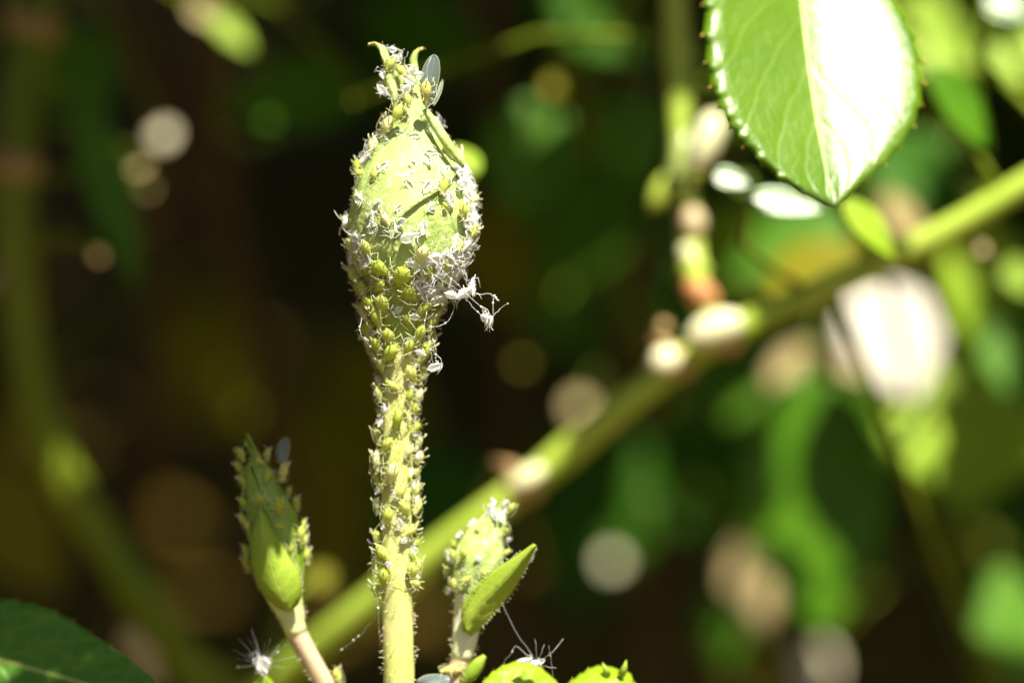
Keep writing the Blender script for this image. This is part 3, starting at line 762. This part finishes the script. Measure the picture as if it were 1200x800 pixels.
silk([[(500, 365, -1.2), (495, 392, -1), (488, 425, 1.5)], [(503, 395, -.4), (505, 410, .2), (507, 428, .6)], [(507, 396, 0), (511, 412, .4), (510, 430, .8)], [(424, 372, .5), (422, 390, 0), (434, 406, .8)], [(510, 431, .8), (500, 440, 1.5), (488, 447, 2)]],
     'thin silk threads running down below the swollen base', .25, .02)
silk([[(588, 705, 4), (602, 735, 4), (628, 774, 4)], [(628, 777, 3.6), (628, 760, 3), (627, 748, 3)], [(628, 776, 3.6), (634, 765, 3), (638, 755, 3)], [(626, 776, 3.6), (606, 757, 4), (598, 766, 4), (586, 782, 5)], [(630, 776, 3.6), (646, 765, 3), (660, 748, 4)], [(630, 778, 3.6), (640, 780, 3), (652, 782, 3)], [(643, 756, 3), (646, 775, 3.4), (648, 795, 4)]],
     'fine silk threads strung from the small bud to the rounded leaf', 0.05, .012)
lines = []
for i in range(16):
    a = random.uniform(-.2, math.pi + .2); L = random.uniform(18, 46)
    lines.append([(308, 778, 6.8), (308 + math.cos(a) * L * .5, 778 - math.sin(a) * L * .5, 6.8 + random.uniform(-1, 1)), (308 + math.cos(a) * L, 778 - math.sin(a) * L, 6.8 + random.uniform(-2, 2))])
silk(lines, 'fluffy burst of white silk on the small leaf tip', .03, .009)
silk([[(446, 715, 4), (420, 745, 5), (395, 765, 6)], [(446, 640, 4), (443, 700, 3), (446, 765, 4)]], 'faint silk thread slanting off the upright stem', .1, .009)

# ------------------------------------------------------------------ background canes and their leaves
CANES = []
def cane_path(pts, n=40):
    k = len(pts); w3 = [np.array(P(*p)) for p in pts]
    return [Vector(cr(range(k), w3, (k - 1) * i / n)) for i in range(n + 1)]
def cane(name, label, pts, r0, r1, mat, nodes=(), cat='rose cane', group=None):
    path = cane_path(pts); t = thing(name, label, cat, path[0], group)
    rad = [r0 + (r1 - r0) * i / 40 + (.12 * r0 if i % 8 == 0 else 0) for i in range(41)]
    st = build('stem', MB().tube(path, rad, 12), mat, t)
    for f in nodes:
        i = int(f * 40); ax = (path[min(40, i + 1)] - path[max(0, i - 1)]).normalized()
        build('node', MB().ball(path[i], rad[i] * 1.35, 12, ax, .8), 'node', st)
        tq = path[i]; sd = ax.orthogonal().normalized()
        build('thorn', MB().tube([tq + sd * rad[i] * .8, tq + sd * (rad[i] + 1.6) - ax * .6, tq + sd * (rad[i] + 3.6) - ax * 2.2], [1.2, .7, .08], 7), 'node', st)
    CANES.append((t, path)); return t, path, rad

diag, dpath, drad = cane('rose_cane', 'green rose cane slanting up behind the buds, one length sunlit', [(250, 860, 105), (400, 735, 87), (520, 640, 80), (640, 550, 75), (775, 440, 70), (870, 383, 67), (1000, 322, 65), (1120, 264, 63), (1260, 180, 61)],
                         tomm(20, 80), tomm(15, 65), 'canelit', nodes=(.37, .53, .60))
for i in range(15, 33): lit(385 + (645 - 385) * (i - 15) / 17, 745 - (745 - 547) * (i - 15) / 17, 87 - 12 * (i - 15) / 17, 20)
for q in ((782, 425, 70, 14), (810, 400, 68, 14), (835, 388, 68, 18), (860, 380, 67, 14), (1120, 262, 63, 16), (1150, 245, 63, 16), (1180, 228, 62, 16)): lit(*q)
# pale knobs, sunlight put into their colour, and the red bud at the fork, and the side shoot rising from it
def knob(parent, x, y, d, rx, stretch, ax, mat, name):
    build(name, MB().ball(P(x, y, d), tomm(rx, d), 12, ax, stretch, .06), mat, parent)
knob(diag, 838, 386, 65, 21, 1.7, RT + UP * .45, 'litknob', 'cane_knob')
knob(diag, 779, 423, 68, 18, 1.1, RT + UP * .5, 'litknob', 'cane_knob')
knob(diag, 822, 345, 67, 17, 1.4, RT * .8 - UP * .6, 'redbud', 'dormant_bud')
knob(diag, 776, 383, 68, 9, 1.2, RT, 'node', 'cane_knob')
knob(diag, 618, 560, 72, 13, 1.9, RT + UP * .7, 'litknob', 'cane_knob')
lit(822, 345, 67, 20); lit(812, 268, 70, 18); lit(803, 180, 70, 30); lit(810, 225, 70, 22)
up_path = cane_path([(842, 392, 67), (818, 340, 68), (808, 270, 70), (800, 180, 71), (795, 80, 73), (785, -80, 77)])
sh = build('side_shoot', MB().tube(up_path, [tomm(14, 70) + (.5 if i % 11 == 0 else 0) for i in range(41)], 12), 'canelit', diag)
CANES.append((diag, up_path))
knob(diag, 800, 195, 68, 17, 2.6, UP + RT * .1, 'leafrib', 'shoot_knob')  # pale swelling stands for the sunlit stretch of the shoot
knob(diag, 822, 170, 68, 22, 2.0, UP * .9 + RT * .5, 'litknob', 'cane_knob')
knob(diag, 812, 262, 69, 15, 1.3, UP, 'pinkbud' if 'pinkbud' in M else 'pink', 'cane_knob')
knob(diag, 808, 298, 69, 13, 1.2, UP, 'litknob', 'cane_knob')
knob(diag, 775, 225, 70, 12, 2.2, UP + RT * .5, 'leaf_olive_k' if 'leaf_olive_k' in M else 'canelit', 'cane_knob')

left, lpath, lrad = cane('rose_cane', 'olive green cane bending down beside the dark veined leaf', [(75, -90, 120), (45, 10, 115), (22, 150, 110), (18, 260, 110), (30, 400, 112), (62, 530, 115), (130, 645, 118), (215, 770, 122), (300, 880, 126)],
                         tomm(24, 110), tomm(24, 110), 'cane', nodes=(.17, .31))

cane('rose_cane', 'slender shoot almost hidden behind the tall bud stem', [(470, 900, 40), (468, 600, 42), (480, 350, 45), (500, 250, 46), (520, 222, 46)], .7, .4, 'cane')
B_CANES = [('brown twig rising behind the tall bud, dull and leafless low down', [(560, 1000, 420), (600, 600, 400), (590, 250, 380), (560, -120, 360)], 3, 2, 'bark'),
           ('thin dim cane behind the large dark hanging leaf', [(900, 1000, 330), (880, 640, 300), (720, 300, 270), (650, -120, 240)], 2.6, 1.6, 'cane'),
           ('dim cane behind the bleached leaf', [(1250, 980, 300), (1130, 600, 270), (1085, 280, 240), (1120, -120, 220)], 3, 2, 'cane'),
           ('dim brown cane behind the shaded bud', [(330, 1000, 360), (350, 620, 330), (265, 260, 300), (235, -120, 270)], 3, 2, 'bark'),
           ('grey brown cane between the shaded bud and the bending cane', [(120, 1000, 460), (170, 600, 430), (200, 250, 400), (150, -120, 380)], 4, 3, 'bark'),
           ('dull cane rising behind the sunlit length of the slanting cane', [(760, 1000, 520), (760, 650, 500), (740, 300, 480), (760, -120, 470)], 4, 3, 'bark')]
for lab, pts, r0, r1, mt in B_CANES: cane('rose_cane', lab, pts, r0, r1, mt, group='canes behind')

LEAFME = {}
def leaf_mb(L, W, fold=.12, droop=.15, nu=18, nv=4, teeth=0, tip=1.0):
    m = MB(); rows = []; uvs = []
    for i in range(nu + 1):
        u = i / nu
        h = W / 2 * (math.sin(math.pi * u ** .82) ** .75 if 0 < u < 1 else 0) + .02 * W * (1 - u)
        row = []
        for j in range(-nv, nv + 1):
            v = j / nv; hh = h * (1 + (.07 * ((i % 2) * 2 - 1) if teeth and abs(j) == nv else 0))
            row.append(Vector((v * hh, u * L, fold * abs(v) * hh - droop * L * u * u + .012 * L * math.sin(u * 40 - abs(v) * 8))))
            uvs.append((v * .5 + .5, u))
        rows.append(row)
    m.grid(rows); m.uv = uvs; return m
def bg_leaf(cx, cy, d, Lp, Wp, ang, mat, litr=0, tilt=(0, 0), label=None, fold=.15, name='leaf', attach=None):
    """leaf centred on a photo pixel at depth d; ang = screen direction of its tip (deg); tilt = lean of its face (up, right)"""
    L, W = tomm(Lp, d), tomm(Wp, d); a = math.radians(ang)
    nrm = (-FWD + UP * tilt[0] + RT * tilt[1]).normalized()
    ax = RT * math.cos(a) + UP * math.sin(a); ax = (ax - nrm * ax.dot(nrm)).normalized(); sx = ax.cross(nrm)
    c = P(cx, cy, d); base = c - ax * L * .5
    m = leaf_mb(L, W, fold, .06, teeth=1)
    m.v = [base + sx * v.x + ax * v.y + nrm * v.z for v in m.v]
    best = None
    for t, path in (CANES if attach is None else [CANES[attach]]):
        for q in path:
            dd = (q - base).length
            if best is None or dd < best[0]: best = (dd, t, q)
    _, t, q = best
    o = build(name, m, mat, t, solid=.25)
    if label: o['label'] = label
    mid = (base + q) / 2 - ax * (base - q).length * .15
    build('petiole', MB().tube([base + ax * .4, base.lerp(mid, .6), mid, mid.lerp(q, .5), q], [.35, .45, .5, .6, .7], 6), 'cane', o)
    if litr:
        for f in (-.33, 0, .33): LIT.append((c + ax * L * f, tomm(litr, d)))
    return o
GL = (.52, .05)       # face turned so that it mirrors the sun into the lens
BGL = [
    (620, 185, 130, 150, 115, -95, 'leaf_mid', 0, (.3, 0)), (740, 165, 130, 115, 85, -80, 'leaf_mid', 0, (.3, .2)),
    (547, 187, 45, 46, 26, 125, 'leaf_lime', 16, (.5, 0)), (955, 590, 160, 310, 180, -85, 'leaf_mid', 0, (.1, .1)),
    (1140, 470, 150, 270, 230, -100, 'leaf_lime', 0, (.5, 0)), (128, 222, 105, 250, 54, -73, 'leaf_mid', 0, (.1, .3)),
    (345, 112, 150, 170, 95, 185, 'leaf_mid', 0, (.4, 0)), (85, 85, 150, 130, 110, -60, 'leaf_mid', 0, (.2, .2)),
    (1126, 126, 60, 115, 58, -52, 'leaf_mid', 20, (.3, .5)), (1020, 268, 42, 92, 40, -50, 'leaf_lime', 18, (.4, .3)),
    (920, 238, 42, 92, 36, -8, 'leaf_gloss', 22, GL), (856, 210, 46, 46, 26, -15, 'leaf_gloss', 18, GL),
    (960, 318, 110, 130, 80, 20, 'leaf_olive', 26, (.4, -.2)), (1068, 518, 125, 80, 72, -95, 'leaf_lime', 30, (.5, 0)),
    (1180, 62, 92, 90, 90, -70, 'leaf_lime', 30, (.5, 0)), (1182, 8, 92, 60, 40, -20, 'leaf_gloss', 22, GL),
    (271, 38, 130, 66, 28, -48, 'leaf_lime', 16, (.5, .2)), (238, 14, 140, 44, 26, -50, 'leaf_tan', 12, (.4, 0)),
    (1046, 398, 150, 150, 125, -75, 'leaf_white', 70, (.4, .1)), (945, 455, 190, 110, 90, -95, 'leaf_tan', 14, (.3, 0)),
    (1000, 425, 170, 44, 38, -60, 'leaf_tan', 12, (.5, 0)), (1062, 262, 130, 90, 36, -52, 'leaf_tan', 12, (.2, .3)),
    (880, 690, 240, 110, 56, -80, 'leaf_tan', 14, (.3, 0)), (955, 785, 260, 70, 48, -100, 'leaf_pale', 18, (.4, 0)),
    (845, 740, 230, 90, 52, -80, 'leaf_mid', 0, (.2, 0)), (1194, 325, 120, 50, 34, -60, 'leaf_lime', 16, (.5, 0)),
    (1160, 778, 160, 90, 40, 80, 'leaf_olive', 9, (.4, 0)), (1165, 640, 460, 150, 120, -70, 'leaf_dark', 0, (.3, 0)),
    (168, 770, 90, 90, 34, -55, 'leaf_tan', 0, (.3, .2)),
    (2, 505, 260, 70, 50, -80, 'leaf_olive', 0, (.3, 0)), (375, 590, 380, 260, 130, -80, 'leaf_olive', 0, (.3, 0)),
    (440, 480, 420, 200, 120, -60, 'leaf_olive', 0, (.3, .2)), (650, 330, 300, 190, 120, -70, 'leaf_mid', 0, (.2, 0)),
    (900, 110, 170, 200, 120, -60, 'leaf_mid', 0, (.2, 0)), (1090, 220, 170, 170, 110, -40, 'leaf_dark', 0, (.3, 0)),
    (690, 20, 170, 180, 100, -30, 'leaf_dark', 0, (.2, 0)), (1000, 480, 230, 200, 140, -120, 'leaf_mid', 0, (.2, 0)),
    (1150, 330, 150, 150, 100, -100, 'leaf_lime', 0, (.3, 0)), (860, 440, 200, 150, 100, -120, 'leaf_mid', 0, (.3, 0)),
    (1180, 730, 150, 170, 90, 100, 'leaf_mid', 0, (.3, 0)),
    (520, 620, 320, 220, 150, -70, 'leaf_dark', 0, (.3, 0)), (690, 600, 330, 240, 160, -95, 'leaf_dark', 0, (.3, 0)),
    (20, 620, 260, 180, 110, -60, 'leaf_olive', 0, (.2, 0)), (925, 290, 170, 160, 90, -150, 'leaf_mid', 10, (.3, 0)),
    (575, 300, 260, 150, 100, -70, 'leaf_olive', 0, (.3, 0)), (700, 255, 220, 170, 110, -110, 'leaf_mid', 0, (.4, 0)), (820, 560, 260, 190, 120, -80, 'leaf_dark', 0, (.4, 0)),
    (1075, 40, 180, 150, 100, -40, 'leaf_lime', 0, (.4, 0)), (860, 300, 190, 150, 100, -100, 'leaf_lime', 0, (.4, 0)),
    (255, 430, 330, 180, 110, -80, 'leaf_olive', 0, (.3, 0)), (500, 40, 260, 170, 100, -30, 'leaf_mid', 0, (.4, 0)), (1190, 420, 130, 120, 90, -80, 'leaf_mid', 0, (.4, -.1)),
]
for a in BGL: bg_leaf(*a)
# small leaflets added to stand in for far blurred points of sunlight: (px, py, blur diameter px, colour, size factor)
APT = 90 / 9.0 / SCL     # aperture in photo pixels
SPOTS = [(191, 158, 52, 'leaf_pale', .5), (163, 196, 42, 'leaf_tan', .42), (172, 222, 44, 'leaf_tan', .30), (648, 102, 44, 'leaf_olive', .55), (415, 118, 34, 'leaf_olive', .25),
         (678, 476, 60, 'leaf_tan', .45), (612, 425, 56, 'leaf_olive', .25), (772, 575, 72, 'leaf_tan', .24), (717, 657, 66, 'leaf_pale', .34), (376, 677, 40, 'leaf_olive', .75),
         (1108, 183, 54, 'leaf_lime', .55), (1157, 641, 74, 'leaf_olive', .34), (1108, 360, 32, 'leaf_olive', .6), (1150, 292, 30, 'leaf_tan', .5), (116, 302, 36, 'leaf_rust', .3),
         (985, 690, 66, 'leaf_tan', .2), (640, 560, 40, 'leaf_rust', .4), (870, 215, 40, 'leaf_lime', .4)]
for x, y, b, mt, sf in SPOTS:
    d = DIST * b / (APT - b)
    bg_leaf(x, y, d, b * sf * 1.1, b * sf, -90 + random.uniform(-40, 40), mt, b * sf * .6 + 4, (.7, 0), name='bokeh_leaflet', fold=.05)

# ------------------------------------------------------------------ batches of leaves too many to count
LV = np.array([(0, 0, 0), (-.5, .38, .10), (0, .38, 0), (.5, .38, .10), (-.36, .72, .02), (0, .72, -.06), (.36, .72, .02), (0, 1, -.14)], float)
LF = [(0, 3, 2), (0, 2, 1), (2, 3, 6, 5), (1, 2, 5, 4), (5, 6, 7), (4, 5, 7)]
def unit(a): return a / (np.linalg.norm(a, axis=1, keepdims=True) + 1e-12)
def batch(pos, axis, nrm, L, W):
    axis = unit(axis); nrm = unit(nrm - axis * (nrm * axis).sum(1, keepdims=True)); side = np.cross(axis, nrm)
    v = (side[:, None, :] * (LV[None, :, 0, None] * W[:, None, None]) + axis[:, None, :] * ((LV[None, :, 1, None] - .5) * L[:, None, None]) + nrm[:, None, :] * (LV[None, :, 2, None] * L[:, None, None]))
    return pos[:, None, :] + v
def batch_build(name, V, mat, parent, keep=None):
    if keep is not None: V = V[keep]
    n = len(V); m = bpy.data.meshes.new(name); b = np.array(BASE[parent])
    vv = ((V.reshape(-1, 3) - b) * MM).astype(np.float32)
    loops = np.concatenate([np.array(f) for f in LF]); ln = [len(f) for f in LF]
    m.vertices.add(len(vv)); m.vertices.foreach_set('co', vv.ravel())
    li = (loops[None, :] + 8 * np.arange(n)[:, None]).ravel(); m.loops.add(len(li)); m.loops.foreach_set('vertex_index', li.astype(np.int32))
    tot = np.tile(ln, n); st = np.concatenate([[0], np.cumsum(tot)[:-1]])
    m.polygons.add(len(tot)); m.polygons.foreach_set('loop_start', st.astype(np.int32)); m.polygons.foreach_set('loop_total', tot.astype(np.int32))
    uv = m.uv_layers.new(name='UVMap'); uvl = np.stack([LV[loops, 0] + .5, LV[loops, 1]], 1); uv.data.foreach_set('uv', np.tile(uvl, (n, 1)).ravel())
    m.materials.append(M[mat]); m.update(calc_edges=True); m.validate()
    o = bpy.data.objects.new(name, m); COL.objects.link(o); o.parent = parent; BASE[o] = BASE[parent]; o['kind'] = 'stuff'
    return o

lit(6, 788, 14, 12)
for x in range(560, 760, 25): LIT.append((P(x, 795, 5), 4))
# points in the foreground that must stay in the sun
for y in range(60, 900, 30): LIT.append((P(475, y, 4), 9))
for y in range(580, 860, 30): LIT.append((P(560, y, 6), 8))
for y in range(-150, 250, 40):
    for x in (860, 940, 1030): LIT.append((P(x, y, 18), 9))
LITP = np.array([tuple(p) for p, r in LIT]); LITR = np.array([r for p, r in LIT]); SV = np.array(SUN)
def clear_of_beams(V):
    """True for leaves that leave every beam of sun free"""
    ok = np.ones(len(V), bool)
    base = V[:, 0]; ax = V[:, 7] - base; sd = V[:, 3] - V[:, 1]; n = unit(np.cross(ax, sd))
    la = np.linalg.norm(ax, axis=1); ls = np.linalg.norm(sd, axis=1); sn = n @ SV; sn = np.where(np.abs(sn) < .05, .05, sn)
    for p, r in zip(LITP, LITR):
        t = ((base - p) * n).sum(1) / sn; q = p + t[:, None] * SV - base
        u = (q * ax).sum(1) / la ** 2; v = (q * sd).sum(1) / ls ** 2; m = r + .6
        ok &= ~((((u - .5) / (.5 + m / la)) ** 2 + (v / (.5 + m / ls)) ** 2 < 1.0) & (t > 1))
    return ok

def rand_leaves(n, lo, hi, L, tilt):
    pos = rng.uniform(lo, hi, (n, 3)); a = rng.uniform(0, 2*math.pi, n)
    axis = np.stack([np.cos(a), np.sin(a), rng.normal(0, .25, n)], 1); nrm = np.stack([rng.normal(0, tilt, n), rng.normal(0, tilt, n), np.ones(n)], 1)
    l = rng.uniform(.7, 1.2, n) * L
    return batch(pos, axis, nrm, l, l * .66)

E2_ = (UP - SUN * UP.dot(SUN)).normalized()
shade_roof = thing('unseen_shade_shrub', 'added unseen shrub shaped to shade the background', 'shrub', (-900, 1500, 0))  # out-of-view shrub added to darken the background, gaps left for sun flecks
tr = MB().tube([(-900, 1500, -20), (-880, 1480, 350), (-800, 1400, 650), (-600, 1250, 800), (-200, 900, 820), (60, 420, 700), (80, 150, 640)], [34, 30, 26, 20, 14, 8, 3], 10)
build('trunk', tr, 'bark', shade_roof)
for q in ([(-600, 1250, 800), (0, 1600, 840), (700, 1900, 820)], [(-200, 900, 820), (300, 1000, 800), (800, 1100, 760)], [(-800, 1400, 650), (-500, 2400, 850), (300, 3200, 860)]):
    build('limb', MB().tube(q, [16, 11, 5], 8), 'bark', shade_roof)
V1 = rand_leaves(15000, (-330, -70, 548), (330, 620, 720), 24, .45)
# leaves that keep chosen things behind the bud in shade
SHADE = [(660 + 12 * i, 533 - 9.5 * i, 72, 12) for i in range(9)] + [(885 + 20 * i, 378 - 10 * i, 66, 12) for i in range(11)]
SHADE += [(float(np.interp(y, [-60, 10, 150, 260, 400, 530, 645, 770, 850], [68, 45, 22, 18, 30, 62, 130, 215, 280])) + dx, y, 113, 12) for y in range(-50, 860, 22) for dx in (-12, 12)]
SHADE += [(620 + i, 185 + j, 130, 12) for i in (-40, 0, 40) for j in (-50, 0, 50)] + [(740 + i, 165 + j, 130, 12) for i in (-25, 25) for j in (-35, 10, 45)]
SHADE += [(955 + i, 590 + j, 160, 16) for i in (-60, -20, 20, 60) for j in (-130, -80, -30, 20, 70, 120)] + [(1140 + i, 470 + j, 150, 16) for i in (-70, -20, 30, 70) for j in (-110, -50, 10, 60, 110)]
SHADE += [(140 + i * 18, 215 + i * 50, 105, 12) for i in (-2, -1, 0, 1, 2)] + [(375 + i, 590 + j, 380, 20) for i in (-40, 0, 40) for j in (-100, -50, 0, 50, 100)]
SHADE += [(440 + i, 480 + j, 420, 20) for i in (-40, 0, 40) for j in (-80, -30, 20, 70)] + [(1165 + i, 640 + j, 200, 14) for i in (-40, 0, 40) for j in (-50, 0, 50)] + [(2 + i, 505 + j, 260, 12) for i in (-20, 20) for j in (-25, 25)]
SHADE += [(790 + i, 20 * k - 80, 74, 12) for k in range(9) for i in (-8, 8)] + [(20 + i, 620 + j, 260, 14) for i in (-40, 0, 40) for j in (-60, 0, 60)]
pos = []; 
for x, y, d, rp in SHADE:
    p = P(x, y, d)
    for _ in range(10): pos.append(tuple(p + SUN * ((random.uniform(556, 640) - p.z) / SUN.z) + RT * random.gauss(0, tomm(rp, d) * .5) + E2_ * random.gauss(0, tomm(rp, d) * .3)))
pos = np.array(pos); n_s = len(pos); a = rng.uniform(0, 2*math.pi, n_s)
l = rng.uniform(5, 15, n_s)
V3 = batch(pos, np.stack([np.cos(a), np.sin(a), rng.normal(0, .2, n_s)], 1), np.stack([rng.normal(0, .3, n_s), rng.normal(0, .3, n_s), np.ones(n_s)], 1), l, l * .66)
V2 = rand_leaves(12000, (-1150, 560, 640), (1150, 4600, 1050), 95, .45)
batch_build('shade_crown', np.concatenate([V1, V2, V3]), 'leaf_dark', shade_roof, clear_of_beams(np.concatenate([V1, V2, V3])))

# shrubs standing further back
def back_shrub(label, x, y, w, h, n, mat):
    t = thing('background_shrub', label, 'shrub', (x, y, 0))
    for k in range(4):
        a = random.uniform(-.5, .5); build('stem', MB().tube([(x + k*20 - 30, y, -15), (x + a * w * .5, y + 20, h * .5), (x + a * w, y + random.uniform(-100, 100), h)], [9, 6, 2], 7), 'bark', t)
    pos = np.stack([rng.normal(x, w * .4, n), rng.normal(y, w * .35, n), rng.uniform(20, h, n)], 1)
    a = rng.uniform(0, 2*math.pi, n); axis = np.stack([np.cos(a), np.sin(a), rng.normal(-.3, .4, n)], 1); nrm = np.stack([rng.normal(0, .6, n), rng.normal(-.5, .6, n), np.ones(n)], 1)
    l = rng.uniform(40, 75, n); V = batch(pos, axis, nrm, l, l * .65)
    batch_build('foliage', V, mat, t, clear_of_beams(V))
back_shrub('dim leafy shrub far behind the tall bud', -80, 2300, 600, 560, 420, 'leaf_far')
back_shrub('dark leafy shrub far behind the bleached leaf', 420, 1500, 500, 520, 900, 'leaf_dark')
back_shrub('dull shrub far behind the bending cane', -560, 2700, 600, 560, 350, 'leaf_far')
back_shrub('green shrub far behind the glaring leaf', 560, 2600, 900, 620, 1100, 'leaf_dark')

# ------------------------------------------------------------------ spray added out of view to shade the left bud and the dark leaf
E2 = (UP - SUN * UP.dot(SUN)).normalized(); E1 = E2.cross(SUN).normalized()
spray = thing('shade_spray', 'added unseen leaf spray placed to shade the left bud', 'rose spray', P(-250, -600, 0))
SP = [Vector(P(-250, -600, 0)), Vector(P(0, -520, -10)), Vector(P(200, -460, -20)), Vector(P(330, -420, -25))]
build('stem', MB().tube(SP, [1.6, 1.4, 1.2, .8], 8), 'cane', spray)
def shade_leaf(tx, ty, d, up_mm, L, W, t, rot=0.0):
    """its shadow's edge passes through the given pixel; the leaf itself hangs t mm up the sunbeam"""
    c = P(tx, ty, d) + SUN * t + E2 * up_mm
    ax = (E1 * math.cos(rot) + E2 * math.sin(rot)); sx = ax.cross(SUN)
    base = c - ax * L * .5; m = leaf_mb(L, W, .1, .04, teeth=1)
    m.v = [base + sx * v.x + ax * v.y + SUN * v.z for v in m.v]
    o = build('leaf', m, 'leaf_mid', spray, solid=.25)
    q = min(SP, key=lambda s: (s - base).length)
    build('petiole', MB().tube([base + ax * .4, (base + q) / 2 + UP * 2, q], [.35, .4, .5], 6), 'cane', o)
shade_leaf(308, 676, 6, 8.5, 13, 18, 75, 0.1)
shade_leaf(138, 765, 14, 9, 25, 19, 95, .1)
shade_leaf(20, 715, 14, 7, 24, 13, 95, -.2)
print('aphids', NAPH, 'objects', len(bpy.data.objects))
